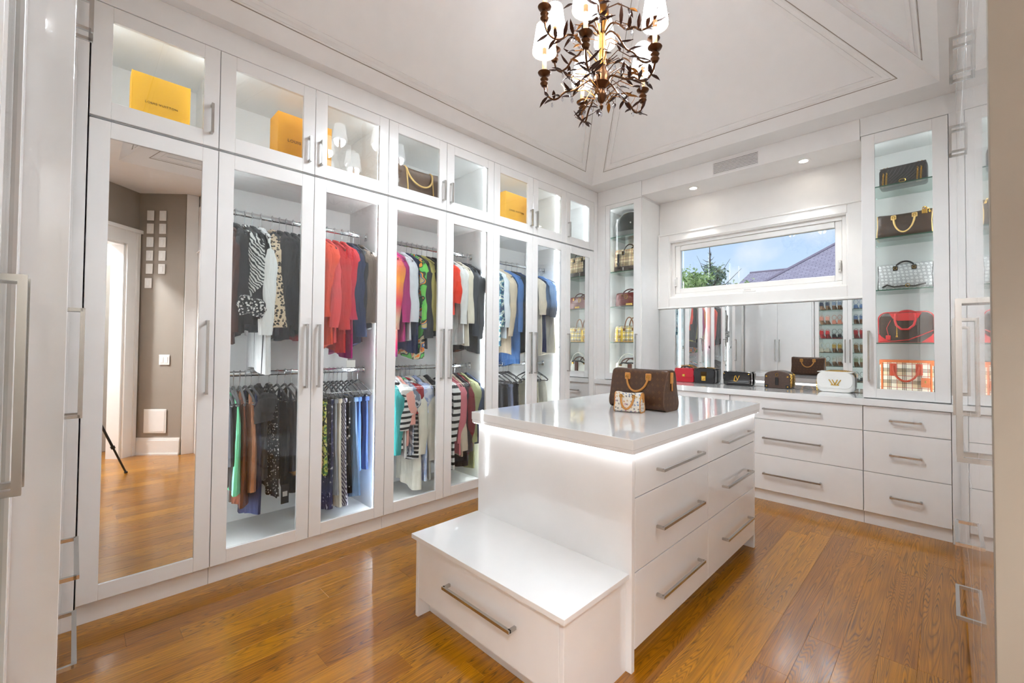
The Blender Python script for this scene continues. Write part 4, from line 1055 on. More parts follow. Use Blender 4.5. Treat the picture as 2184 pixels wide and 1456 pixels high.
for y, w_ in ((2.72, 'first'), (2.78, 'second'), (2.85, 'third'), (2.915, 'fourth')): hanger(y, Z2, R(12), '%s empty black hanger from the left behind the sixth glass door' % w_, group='empty hangers behind the sixth door')
hanger(2.765, Z2, R(20), 'empty white hanger hanging askew behind the sixth glass door', white=True)
hanger(3.28, Z2, R(14), 'empty black hanger on the lower rod behind the seventh door')

# ================================================================== LETTERING
def text_mesh(s, size, ext, mat, sx=1.0, space=1.0):
    cu = bpy.data.curves.new('lettering', 'FONT'); cu.body = s; cu.size = size; cu.extrude = ext; cu.align_x = 'CENTER'; cu.align_y = 'CENTER'
    cu.space_character = space; cu.resolution_u = 3
    o = bpy.data.objects.new('lettering', cu); COL.objects.link(o)
    me = bpy.data.meshes.new_from_object(o.evaluated_get(bpy.context.evaluated_depsgraph_get()))
    bpy.data.objects.remove(o); bpy.data.curves.remove(cu)
    me.name = 'lettering'; me.materials.clear(); me.materials.append(mat)
    for v in me.vertices: v.co.x *= sx
    return me
def lettering(parent, me, loc, rot, name='lettering'):
    o = link(name, me); o.parent = parent; o.location = loc; o.rotation_euler = rot; return o
M_ink = pbr('dark_brown_ink', (58,36,14), .6)

# ================================================================== BOXES IN THE UPPER CABINETS
M_yel = pbr('yellow_box', (236,178,36), .6); M_yel2 = pbr('orange_yellow_box', (230,160,16), .6)
T_LV = text_mesh('LOUIS VUITTON', .024, .0004, M_ink, 1.0, 1.15)
def box(y0, y1, x0, x1, h, mat, label, size=1.0, off=0):
    t = thing('gift_box', label, 'box', ((x0+x1)/2, (y0+y1)/2, 2.424))
    w, d = (y1-y0)/2, (x1-x0)/2
    part('tray', MB().cbox(-d+.003, d-.003, -w+.003, w-.003, 0, h*.55, .001), pbr('box_cream_edge', (232,224,206), .6), t)
    l = part('lid', MB().cbox(-d+.0005, d, -w, -w+.004, .006, h, .0008).cbox(d-.004, d, -w+.004, w-.004, .006, h-.004, .0008).cbox(-d, d, w-.004, w, .006, h, .0008).cbox(-d, d-.004, -w+.004, w-.004, h-.004, h, .0008), mat, t)
    o = lettering(l, T_LV, (d+.0006, off, h*.55), (R(90), 0, R(90)))
    o.scale = (size, size, size)
box(.150, .390, -.27, -.15, .330, M_yel, 'pale yellow box with dark lettering above the mirror wardrobe', .68)
box(.825, 1.152, -.32, -.15, .385, M_yel2, 'deep yellow box straddling the second and third upper doors', 1.1)
box(2.757, 3.058, -.3, -.15, .385, pbr('amber_box', (234,176,58), .6), 'amber yellow box in the far upper cabinet beside its handles', 1.0)

# ================================================================== BAGS
def bag_profile(d, h, n=28, tent=.45, px_=.38, flat=.34):
    out = []
    for k in range(n):
        a = 2*math.pi*k/n; ca, sa = math.cos(a), math.sin(a)
        yy = d/2*math.copysign(abs(ca)**px_, ca); zz = h/2+h/2*math.copysign(abs(sa)**flat, sa)
        yy *= 1-tent*max(0, (zz/h-.3)/.7)
        out.append((yy, zz))
    return out
def soft_body(w, d, h, tent=.45, sag=.05, ends=.965, n=28, m=13, bulge=.0):
    pr = bag_profile(d, h, n, tent); rings = []
    for u in (-1, -.982, -.95, -.75, -.5, -.25, -.08, .08, .25, .5, .75, .95, .982, 1):
        s = 1-(1-ends)*max(0, (abs(u)-.94)/.06)**2
        hh = 1-sag*(1-u*u)
        rings.append([(u*w/2*(1-.04*(1-abs((z/h)*2-1))*(abs(u) > .99)), y*s*(1+bulge*(1-u*u)), z*hh*(s if z > h*.5 else 1)) for y, z in pr])
    return MB().loft(rings), rings
def arch(x0, x1, y, z, rise, out=0, n=20):
    return [(x0+(x1-x0)*(.5-.5*math.cos(math.pi*k/n)), y+out*math.sin(math.pi*k/n), z+rise*math.sin(math.pi*k/n)) for k in range(n+1)]
def chain(parent, pts, mat, name='chain', r=.0045, wire=.0013):
    # linked rings along a polyline
    mb = MB(); P = [Vector(p) for p in pts]; acc = 0; k = 0
    seg = 0; pos = P[0].copy(); step = r*1.5
    total = sum((P[i+1]-P[i]).length for i in range(len(P)-1)); nL = max(2, int(total/step))
    for q in range(nL):
        dist = total*q/nL; i = 0
        while i < len(P)-2 and dist > (P[i+1]-P[i]).length: dist -= (P[i+1]-P[i]).length; i += 1
        t = (P[i+1]-P[i]).normalized(); c_ = P[i]+t*dist
        side = t.orthogonal().normalized()
        if q % 2: side = t.cross(side)
        mb.tube([c_+t*math.cos(a)*r*1.15+side*math.sin(a)*r*.75 for a in [2*math.pi*j/7 for j in range(7)]], wire, 4, True)
    return part(name, mb, mat, parent, True)
def speedy(loc, rz, w, d, h, body, trim, label, handle='down', name='handbag', hy=.5, edge=None, pulls=True, tent=.45, sag=.05, hx=.23, hr=.0065, hdrop=.36):
    t = thing(name, label, 'handbag', loc, rz)
    mb, rings = soft_body(w, d, h, tent, sag); part('body', mb, body, t, True)
    for i in (0, -1): part('piping', MB().tube(rings[i], .0035, 6, True), edge or trim, t, True)
    part('zip', MB().cbox(-w*.47, w*.47, -.005, .005, h*(1-sag)-.006, h*(1-sag)+.002, .001), pbr('zip_tape', (70,52,34), .6), t)
    for s in (-1, 1):
        zt_ = h*.80; yt = s*d*.5*(1-tent*.72)+s*.004
        if handle == 'down': pts = arch(-w*hx, w*hx, yt, zt_, -h*hdrop, s*.022)
        else: pts = arch(-w*hx, w*hx, yt*.8, zt_, h*hdrop, -s*.004)
        hd_ = part('handle', MB().tube(pts, hr, 12), trim, t, True)
        for k in (-1, 1):
            part('handle_tab', MB().cbox(k*w*hx-w*.05, k*w*hx+w*.05, min(yt-s*.01, yt+s*.004), max(yt-s*.01, yt+s*.004), zt_-h*.09, zt_+h*.09, .005), trim, hd_)
            part('ring', MB().tube([(k*w*hx+.009*math.cos(a), yt+s*.007, zt_+.009*math.sin(a)) for a in [2*math.pi*j/8 for j in range(8)]], .002, 5, True), M_gold, hd_, True)
    if pulls:
        part('zip_pull', MB().cbox(w*.5-.004, w*.5+.006, -.014, .014, h*.66, h*.93, .003).cbox(w*.5+.002, w*.5+.008, -.006, .004, h*.48, h*.68, .002), trim, t)
    return t
CAN = canvas('brown_print_canvas', (74,44,22), (146,106,58), 28, .4, .36)
CAN2 = canvas('dark_print_canvas', (52,39,33), (108,84,62), 28, .32, .4)
# on the island
speedy((1.61, 2.318, .951), R(-2), .38, .175, .238, CAN, M_vach, 'large brown printed handbag with tan handles on the island', 'down', tent=.5, sag=.03, hx=.19, edge=pbr('brown_piping', (96,66,46), .5))
tb = speedy((1.632, 2.13, .951), R(12), .155, .085, .112, multi_print('white_multi_print', (238,232,220), 52), M_vach, 'small white handbag with multicolour print in front of the brown bag', 'down', hr=.006, hx=.24, hdrop=.62, edge=M_vach)
# big tote in the fourth upper cabinet
t = thing('tote_bag', 'large brown printed tote bag with pale tan handles in upper cabinet', 'handbag', (-.24, 1.845, 2.424), R(90))
mb, rings = soft_body(.46, .20, .335, .35, .06); part('body', mb, canvas('brown_tote_canvas', (84,58,38), (138,108,72), 22, .4, .45), t, True)
for i in (4, 9): part('leather_strip', MB().tube([(p[0], p[1]*1.01, p[2]*1.004) for p in rings[i]], .006, 5, True), M_vachl, t, True)
for s in (-1, 1):
    part('handle', MB().tube(arch(-.115, .115, s*.07, .30, -.14 if s < 0 else .02, s*.05), .007, 8), M_vachl, t, True)
part('top_band', MB().cbox(-.2, .2, -.008, .008, .305, .318, .003), M_vachl, t)
# counter bags, left to right
CY = 4.405; CZ = .941
def flap_bag(loc, rz, w, d, h, mat, label, flap_h=.62, radius=.02, puff=.0, flapmat=None):
    t = thing('shoulder_bag', label, 'handbag', loc, rz)
    def rr(w_, h_, r, z0=0, n=5, bot=True):
        pts = []
        for cx_, cz_, a0 in ((w_/2-r, r, -90), (w_/2-r, h_-r, 0), (-w_/2+r, h_-r, 90), (-w_/2+r, r, 180)):
            for k in range(n+1):
                a = R(a0+90*k/n); pts.append((cx_+r*math.cos(a), z0+cz_+r*math.sin(a)))
        return pts
    rings = []
    for q, ins in ((-d/2, .012), (-d/2+.006, .003), (-d/2+.014, 0), (d/2-.014, 0), (d/2-.006, .003), (d/2, .012)):
        rings.append([(x_*(1-ins/w*2), q, z_*(1-ins/h)+ins*.2) for x_, z_ in rr(w, h, radius)])
    part('body', MB().loft(rings), mat, t, True)
    f = MB(); poly = rr(w*.985, h*flap_h, min(radius*1.3, h*flap_h*.4), h*(1-flap_h))
    rings = [[(x_*k, yy, z_) for x_, z_ in poly] for yy, k in ((-d/2-.008, .975), (-d/2-.006, .99), (-d/2+.004, 1))]
    fl = part('flap', f.loft(rings), flapmat or mat, t, True)
    part('top_flap', MB().cbox(-w*.48, w*.48, -d/2-.006, d/2, h-.003, h+.004, .003), flapmat or mat, fl)
    return t, fl
PAT = pbr('black_patent', (16,15,17), .12, coat=.6); LEA = pbr('black_leather', (24,22,24), .32, bump=(90,.1))
REDL = pbr('red_leather', (186,22,42), .3); WHL = pbr('white_leather', (234,232,228), .35, bump=(150,.06))
t, fl = flap_bag((.905, CY, CZ), R(6), .21, .08, .142, REDL, 'red leather shoulder bag on the counter behind the big brown bag', .6)
part('side_gusset', MB().cbox(.102, .108, -.03, .03, .01, .12, .002), LEA, t); part('clasp', MB().cbox(-.015, .015, -.058, -.047, .06, .085, .002), M_gold, fl)
chain(t, arch(-.09, .09, 0, .145, .03), M_gold, r=.006)
part('top_handle', MB().tube(arch(-.05, .05, .0, .143, .02), .006, 6), LEA, t, True)
t, fl = flap_bag((1.125, CY-.005, CZ), R(4), .215, .085, .148, LEA, 'black leather bag with square gold clasp on the counter', .62, .024)
cl = part('clasp', MB().cbox(-.022, .022, -.062, -.05, .028, .076, .003), M_gold, fl); part('clasp_plate', MB().cbox(-.03, .03, -.056, -.05, .076, .12, .002), pbr('dark_bronze', (70,52,30), .3, metal=1), fl)
part('clasp_knob', MB().lathe([(0, .0), (.009, .002), (.009, .006), (0, .008)], 10).xf(Matrix.Translation((0, -.062, .05)) @ Matrix.Rotation(R(90), 4, 'X')), M_gold, cl, True)
part('strap', MB().tube([(-.1, -.03, .1), (-.06, -.055, .145), (-.04, -.03, .156), (.03, 0, .154), (.09, .01, .15)], .008, 6, ry=.4), LEA, t, True)
chain(t, [(-.09, .0, .154), (0, .01, .157), (.1, .0, .152)], M_gold, r=.006)
t, fl = flap_bag((1.45, CY-.005, CZ), R(1.5), .262, .07, .132, PAT, 'black patent clutch with large gold letters on the counter', .7, .02)
GL = text_mesh('L', .074, .0025, M_gold, .95); GV = text_mesh('V', .074, .0025, M_gold, .95)
lettering(fl, GL, (-.008, -.046, .064), (R(90), R(10), 0), 'gold_letter'); lettering(fl, GV, (.012, -.047, .071), (R(90), 0, 0), 'gold_letter')
for x in (-.115, .115): part('rivet', MB().lathe([(0, 0), (.006, .0), (.004, .004), (0, .005)], 8).xf(Matrix.Translation((x, -.043, .115)) @ Matrix.Rotation(R(90), 4, 'X')), M_gold, fl, True)
part('front_seam', MB().cbox(-.118, .118, -.0375, -.035, .034, .038, .001), pbr('black_thread', (60,58,58), .5), t)
t = thing('box_bag', 'small brown box bag with rounded top and corner studs on the counter', 'handbag', (1.812, CY-.008, CZ), R(3))
mb = MB(); rings = []
for q, k in ((-.042, .96), (-.036, 1), (.036, 1), (.042, .96)):
    rings.append([(x_*k, q, z_*k+.003) for x_, z_ in [(-.105, 0), (.105, 0), (.107, .06), (.105, .112)]+[(.105*math.cos(R(a)), .112+.046*math.sin(R(a))) for a in range(15, 170, 14)]+[(-.105, .112), (-.107, .06)]])
part('body', mb.loft(rings), canvas('brown_box_canvas', (74,54,44), (104,80,62), 30, .45, .4), t, True)
for x in (-.088, .088):
    for z in (.018, .108): part('corner_stud', MB().lathe([(0, 0), (.009, 0), (.006, .005), (0, .006)], 10).xf(Matrix.Translation((x, -.043, z)) @ Matrix.Rotation(R(90), 4, 'X')), M_gold, t, True)
for x in (-.088, .088): part('corner_patch', MB().cbox(x-.017, x+.017, -.0445, -.041, .002, .034, .003), LEA, t)
hg = part('hang_tag', MB().cbox(-.014, .014, -.049, -.043, .03, .10, .004), LEA, t); part('ring', MB().tube([(.011*math.cos(a), -.047, .125+.014*math.sin(a)) for a in [2*math.pi*j/10 for j in range(10)]], .0022, 5, True), M_gold, hg, True)
chain(t, [(.108, -.02, .02), (.112, -.02, .07), (.112, -.01, .12), (.1, 0, .14)], M_gold, r=.009, wire=.0026); chain(t, [(.108, .015, .02), (.113, .015, .08), (.108, .01, .13)], M_gold, r=.009, wire=.0026)
t, fl = flap_bag((2.265, CY-.01, CZ), R(-5), .27, .075, .17, WHL, 'white leather flap bag with gold emblem on the counter', .8, .045)
# gold emblem of crossing V strokes
em = MB()
for x0, x1 in ((-.048, -.016), (-.024, .002), (.024, -.002), (.048, .016)):
    s = .009 if x0 < 0 else -.009
    em.prism([(x0, .045), (x0+s, .045), (x1+s*.5, 0), (x1-s*.5, 0)], -.003, .0, 'y')
em.cbox(-.03, .03, -.003, 0, -.004, .003, .001)
part('gold_emblem', em.xf(Matrix.Translation((.005, -.0465, .062))), M_gold, fl)
chain(t, [(-.135, -.015, .006), (-.139, -.02, .06), (-.132, -.02, .12), (-.105, -.01, .162), (-.05, .0, .177), (.05, 0, .178), (.115, 0, .168), (.138, .01, .13)], M_gold, r=.008, wire=.0022)

# right tower, top to bottom
TY = 4.235
t, fl = flap_bag((2.735, TY, 2.551), R(-2), .285, .10, .15, LEA, 'black quilted flap bag with gold chain on the top right-tower shelf', .85, .02)
for k in range(-5, 6):
    x = k*.026; part('quilt_seam', MB().tube([(x-.05 if abs(x-.05) < .135 else -.135, -.0585, .03), (x+.02 if abs(x+.02) < .135 else .135, -.0595, .09), (x+.05 if abs(x+.05) < .135 else .135, -.0585, .14)], .0016, 4), pbr('quilt_line', (44,42,46), .3), fl)
for s in (-1, 1):
    cc = MB()
    pts = [(s*.008+.011*math.cos(R(a)), -.062, .034+.011*math.sin(R(a))) for a in (range(50, 311, 20) if s < 0 else range(-130, 131, 20))]
    part('gold_emblem', cc.tube(pts, .0022, 5), M_gold, fl, True)
for x0 in (-.118, -.098, .085, .105):
    chain(t, [(x0, -.064, .01), (x0+.004, -.064, .09), (x0+.008, -.04, .157), (x0+.008, .03, .156)], M_gold, r=.007, wire=.002)
speedy((2.742, TY, 2.156), R(-2), .325, .17, .195, CAN2, M_vachl, 'dark brown handbag with one pale hanging handle on second right-tower shelf', 'down', hx=.19, hdrop=.62, tent=.5)
pl = MB().cbox(.105, .135, -.095, -.085, .145, .18, .003).tube([(.12+.012*math.cos(a), -.09, .183+.014*math.sin(a)) for a in [math.pi*j/6 for j in range(7)]], .003, 5)
t = bpy.data.objects['handbag.002']; part('padlock', pl, M_gold, t)
chain(t, [(.12, -.09, .19), (.14, -.07, .18), (.155, -.04, .15), (.158, -.03, .11)], M_gold, r=.008, wire=.0025)
sp_ = speedy((2.745, TY, 1.761), R(-2), .32, .19, .20, canvas('silver_print_canvas', (150,150,150), (222,222,222), 40, .35, .9, 'ring'), LEA, 'silver grey printed duffel handbag with black handles on middle shelf', 'up', hx=.17, hdrop=.25, tent=.25, sag=.0)
part('strap', MB().tube([(-.13, -.1, .02), (-.1, -.11, .035), (-.06, -.112, .018), (0, -.112, .022), (.06, -.112, .016), (.12, -.1, .032)], .012, 6, ry=.5), LEA, sp_, True)
part('buckle', MB().tube([(.02+.012*math.cos(a), -.122, .024+.012*math.sin(a)) for a in [2*math.pi*j/8 for j in range(8)]], .0025, 5, True), M_gold, sp_, True)
# brown bag with red trim
RT = pbr('red_trim_leather', (196,44,46), .4)
t = thing('handbag', 'brown printed bag with red leather trim on the fourth shelf', 'handbag', (2.745, TY, 1.361), R(-2))
def dome(w, d, h, r):
    rings = []
    for q, k in ((-d/2, .96), (-d/2+.008, 1), (d/2-.008, 1), (d/2, .96)):
        pts = [(-w/2, .004), (w/2, .004), (w/2*1.0, h-r)]+[(w/2-r+r*math.cos(R(a)), h-r+r*math.sin(R(a))) for a in (20, 45, 70, 90)]+[(-w/2+r+r*math.cos(R(a)), h-r+r*math.sin(R(a))) for a in (90, 110, 135, 160)]+[(-w/2, h-r)]
        rings.append([(x_*k, q, z_*k) for x_, z_ in pts])
    return rings
rg = dome(.315, .14, .225, .05); part('body', MB().loft(rg), CAN2, t, True)
part('piping', MB().tube([(p[0]*1.03, p[1], p[2]*1.02) for p in rg[1]], .004, 5, True), RT, t, True)
for s in (-1, 1): part('corner_patch', MB().prism([(s*.158, .004), (s*.158, .07), (s*.146, .05), (s*.11, .02), (s*.09, .004)], -.0735, -.066, 'y'), RT, t)
part('yoke', MB().prism([(-.095, .222), (.095, .222), (.075, .185), (.045, .165), (-.045, .165), (-.075, .185)], -.0735, -.066, 'y'), RT, t)
part('handle', MB().tube([(-.055, -.076, .215), (-.06, -.084, .17), (-.05, -.09, .13), (-.02, -.094, .10), (.02, -.094, .10), (.05, -.09, .13), (.06, -.084, .17), (.055, -.076, .215)], .0075, 8), RT, t, True)
part('handle', MB().tube(arch(-.055, .055, .03, .215, .03), .0075, 8), RT, t, True)
part('shoulder_strap', MB().tube([(-.15, -.078, .012), (-.06, -.08, .012), (.02, -.081, .022), (.09, -.08, .055), (.156, -.072, .09)], .008, 6, ry=.5), RT, t, True)
part('name_tag', MB().cbox(-.115, -.085, -.083, -.078, .02, .055, .003).tube([(-.1, -.08, .055), (-.11, -.08, .11), (-.085, -.077, .17)], .002, 4), RT, t)
part('zip_pull', MB().cbox(-.052, -.046, -.086, -.08, .05, .13, .001).cbox(-.055, -.043, -.087, -.079, .04, .055, .001), M_gold, t)
# plaid tote
TAN = pbr('orange_tan_leather', (206,104,48), .45)
CHK = plaid('cream_check', (226,202,164), [(.088, .0, .034, (240,232,214)), (.088, .03, .005, (52,40,36)), (.088, .14, .005, (52,40,36)), (.088, .25, .005, (52,40,36)), (.088, .62, .004, (170,60,48))])
t = thing('handbag', 'cream, black and red check handbag with orange leather trim, bottom shelf', 'handbag', (2.745, TY, .991), R(-1))
rg = dome(.31, .14, .235, .012); part('body', MB().loft(rg), CHK, t, True)
part('top_trim', MB().prism([(-.157, .24), (.157, .24), (.157, .2), (.135, .222), (-.135, .222), (-.157, .2)], -.0745, .0745, 'y'), TAN, t)
for s in (-1, 1): part('side_trim', MB().cbox(s*.142-.006, s*.142+.006, -.0745, -.069, .0, .215, .002), TAN, t)
for s in (-1, 1):
    hd_ = part('handle', MB().tube(arch(-.075, .075, s*.078, .195, -.11, s*.02), .0075, 8), pbr('rust_leather', (186,66,34), .45), t, True)
    for k in (-1, 1): part('handle_tab', MB().cbox(k*.075-.02, k*.075+.02, s*.071-.004, s*.071+.004, .12 if k < 0 else .13, .215, .006), pbr('rust_leather', 0), hd_)
tg = part('name_tag', MB().cbox(.085, .135, -.088, -.080, .045, .115, .006), TAN, t); part('tag_buckle', MB().cbox(.105, .115, -.091, -.088, .075, .095, .001), M_gold, tg)

# left tower, top to bottom
t = thing('hat_box_bag', 'black domed vanity bag on the top shelf of left tower', 'handbag', (.345, TY+.01, 2.551), R(4))
rg = dome(.35, .16, .27, .16); part('body', MB().loft(rg), pbr('black_satin_leather', (34,38,36), .3), t, True)
part('rim', MB().tube([(p[0]*1.02, p[1], p[2]*1.01) for p in rg[1]], .004, 5, True), pbr('silver_piping', (176,178,172), .3), t, True)
part('clasp', MB().lathe([(0, 0), (.012, .0), (.01, .006), (0, .007)], 10).xf(Matrix.Translation((.02, -.08, .15)) @ Matrix.Rotation(R(90), 4, 'X')), M_chrome, t, True)
part('base_band', MB().cbox(-.14, .14, -.083, -.078, .02, .07, .002), pbr('grey_band', (92,92,90), .4), t)
bs = speedy((.348, TY, 2.156), R(6), .35, .19, .26, plaid('beige_check', (190,164,122), [(.1, .0, .04, (214,196,160)), (.1, .05, .006, (48,40,34)), (.1, .2, .006, (48,40,34)), (.1, .35, .006, (48,40,34)), (.1, .7, .006, (120,48,40))]), LEA, 'beige check satchel with dark brown straps on second left-tower shelf', 'none_', hx=.2, tent=.2, sag=0)
part('buckle_strap', MB().cbox(-.135, -.11, -.105, -.09, .03, .2, .003).cbox(-.14, -.105, -.108, -.1, .08, .1, .002), LEA, bs)
part('dark_base', MB().cbox(-.178, .178, -.098, -.09, .002, .06, .004), pbr('dark_brown_leather', (48,34,28), .4), bs)
part('metal_charm', MB().tube([(-.06+.016*math.cos(a), -.108, .06+.02*math.sin(a)) for a in [2*math.pi*j/8 for j in range(8)]], .003, 5, True).cbox(-.066, -.054, -.11, -.104, .005, .04, .002), M_nickel, bs)
part('side_flap', MB().cbox(-.184, -.176, -.07, .07, .02, .2, .004), pbr('pale_buckle_leather', (206,196,170), .5), bs)
BUR = pbr('burgundy_leather', (96,36,32), .3, bump=(60,.12))
bb_ = speedy((.345, TY, 1.761), R(6), .33, .15, .16, BUR, pbr('burgundy_dark', (74,28,26), .35), 'burgundy leather handbag with gold plate on third left-tower shelf', 'up', hx=.27, hdrop=.42, tent=.35, sag=-.02)
part('front_pocket', MB().cbox(-.12, .12, -.084, -.072, .012, .085, .006), BUR, bb_)
part('gold_plate', MB().cbox(-.03, .045, -.088, -.083, .016, .036, .001), M_gold, bb_)
part('charm', MB().tube([(-.03+.018*math.cos(a), -.084, .11+.024*math.sin(a)) for a in [2*math.pi*j/10 for j in range(10)]], .005, 5, True), M_gold, bb_, True)
YCK = plaid('yellow_check', (232,222,196), [(.05, .0, .010, (222,186,52)), (.05, .45, .004, (74,62,48)), (.05, .6, .004, (74,62,48)), (.05, .78, .004, (74,62,48))])
yb = speedy((.342, TY, 1.361), R(6), .34, .17, .18, YCK, pbr('brown_handle_leather', (120,74,40), .4), 'yellow and cream check handbag on the fourth left-tower shelf', 'up', hx=.16, hdrop=.75, tent=.25, sag=-.03)
for x in (-.135, -.075): part('yellow_strap', MB().cbox(x-.009, x+.009, -.094, -.078, .004, .145, .003), pbr('yellow_leather', (222,184,40), .4), yb)
part('buckle', MB().cbox(-.125, -.085, -.098, -.092, .04, .075, .002), M_gold, yb)
part('tan_base', MB().cbox(-.168, .168, -.088, .088, -.0005, .012, .004), pbr('light_tan_leather', (190,140,80), .5), yb)
wb2 = speedy((.338, TY, .991), R(6), .32, .16, .14, pbr('white_canvas', (232,228,218), .5), pbr('brown_trim_leather', (92,52,38), .4), 'white bag with brown straps and pale arched handle, bottom left-tower shelf', 'up', hx=.3, hdrop=.55, tent=.2, sag=0, edge=pbr('brown_trim_leather', 0))
part('pale_handle', MB().tube(arch(-.13, .13, -.07, .07, .17), .007, 8), pbr('pale_grey_leather', (200,198,188), .5), wb2, True)
part('bow', MB().tube([(-.1, -.085, .12), (-.05, -.095, .14), (0, -.095, .135), (.05, -.095, .14), (.1, -.085, .13)], .009, 6), M_black, wb2, True)
part('brown_strap', MB().cbox(.0, .05, -.092, -.078, .0, .13, .003), pbr('brown_trim_leather', 0), wb2)

# ================================================================== CHANDELIER
CH = thing('chandelier', 'ornate bronze branch chandelier with white shaded candles above the island', 'chandelier', (1.52, 2.0, 2.68))
BRZ = pbr('antique_bronze', (82,50,26), .34, metal=.85, bump=(60,.2)); BRD = pbr('dark_bronze_leaf', (62,34,20), .42, metal=.6); GLT = pbr('gilt', (150,96,40), .36, metal=.9)
CND = pbr('candle_sleeve', (178,122,70), .6); CRY = glass('crystal', (250,250,255), .3)
# pleated fabric shade lit from inside
m, t_, b_ = nodes('lamp_shade_fabric'); t_.nodes.remove(b_)
td = N(t_, 'ShaderNodeBsdfTranslucent'); td.inputs[0].default_value = lin((255,244,226)); em_ = N(t_, 'ShaderNodeEmission'); em_.inputs[0].default_value = lin((246,248,252)); em_.inputs[1].default_value = 1.5
em_.inputs[1].default_value = 3.2; td.inputs[0].default_value = (.012, .011, .010, 1)
ad_ = N(t_, 'ShaderNodeAddShader'); t_.links.new(td.outputs[0], ad_.inputs[0]); t_.links.new(em_.outputs[0], ad_.inputs[1])
# open weave: part of the bulb's light passes straight through
tp_ = N(t_, 'ShaderNodeBsdfTransparent'); mi_ = N(t_, 'ShaderNodeMixShader'); mi_.inputs[0].default_value = .985
t_.links.new(tp_.outputs[0], mi_.inputs[1]); t_.links.new(ad_.outputs[0], mi_.inputs[2]); t_.links.new(mi_.outputs[0], t_.nodes['Material Output'].inputs[0])
M_shade = m
part('finial', MB().lathe([(0, 0), (.008, .006), (.012, .02), (.006, .035), (.02, .05), (.032, .075), (.03, .1), (.018, .12), (.03, .135), (.05, .15), (.055, .19), (.035, .24), (.03, .25)], 14), BRZ, CH, True)
part('stem', MB().lathe([(.032, .25), (.022, .3), (.02, .45), (.03, .5), (.045, .53), (.04, .58), (.02, .62), (.016, .85), (.03, .9), (.02, .95), (.01, 1.0)], 12), GLT, CH, True)
part('canopy', MB().lathe([(.06, 1.43), (.055, 1.41), (.02, 1.40), (.008, 1.36)], 14), BRZ, CH, True)
cl_ = MB()
for k in range(12):
    z = 1.0+k*.031; s = (1, 0) if k % 2 else (0, 1)
    cl_.tube([(s[0]*.01*math.cos(a), s[1]*.01*math.cos(a), z+.02*math.sin(a)) for a in [2*math.pi*j/8 for j in range(8)]], .0026, 5, True)
part('suspension_chain', cl_, BRZ, CH, True)
CUP = MB().lathe([(.0, -.075), (.016, -.07), (.024, -.055), (.016, -.042), (.024, -.03), (.016, -.02), (.014, -.012), (.034, 0), (.038, .008), (.03, .006), (.012, .004)], 20).mesh('candle_cup', BRZ, True)
CDL = MB().lathe([(.0125, .0), (.012, .15), (.0, .152)], 10).mesh('candle', CND, True)
def shade_mesh():
    prof = [(.070, .125), (.058, .205), (.046, .285)]; n = 40; vs = []; fs = []
    for r, z in prof:
        for j in range(n):
            a = 2*math.pi*j/n; rr_ = r+(.0016 if j % 2 else -.0012); vs.append((rr_*math.cos(a), rr_*math.sin(a), z))
    for i in range(2):
        for j in range(n): fs.append((i*n+j, i*n+(j+1) % n, (i+1)*n+(j+1) % n, (i+1)*n+j))
    return MB().add(vs, fs).mesh('lamp_shade', M_shade)
SHD = shade_mesh()
SHR = MB().tube([(.071*math.cos(a), .071*math.sin(a), .125) for a in [2*math.pi*j/24 for j in range(24)]], .0015, 4, True).tube([(.047*math.cos(a), .047*math.sin(a), .285) for a in [2*math.pi*j/20 for j in range(20)]], .0015, 4, True).mesh('shade_trim', pbr('shade_trim', (196,186,166), .7))
def leaf_mb(base, dirv, L, wv, curl):
    d = Vector(dirv).normalized(); sd = d.cross(Vector((0,0,1))); 
    sd = sd.normalized() if sd.length > .1 else Vector((1,0,0)); upv = sd.cross(d)
    b0 = Vector(base); vs = []; fs = []
    for k, (t, w_) in enumerate(((0, .12), (.25, .8), (.5, 1), (.75, .7), (1, .03))):
        c_ = b0+d*L*t+upv*(curl*L*t*t); vs += [c_-sd*w_*wv, c_+upv*.003-d*.002, c_+sd*w_*wv, c_-upv*.0025]
    for k in range(4):
        a = k*4
        for j in range(4): fs.append((a+j, a+(j+1) % 4, a+4+(j+1) % 4, a+4+j))
    return MB().add(vs, fs)
azr = math.atan2(rt.y, rt.x)
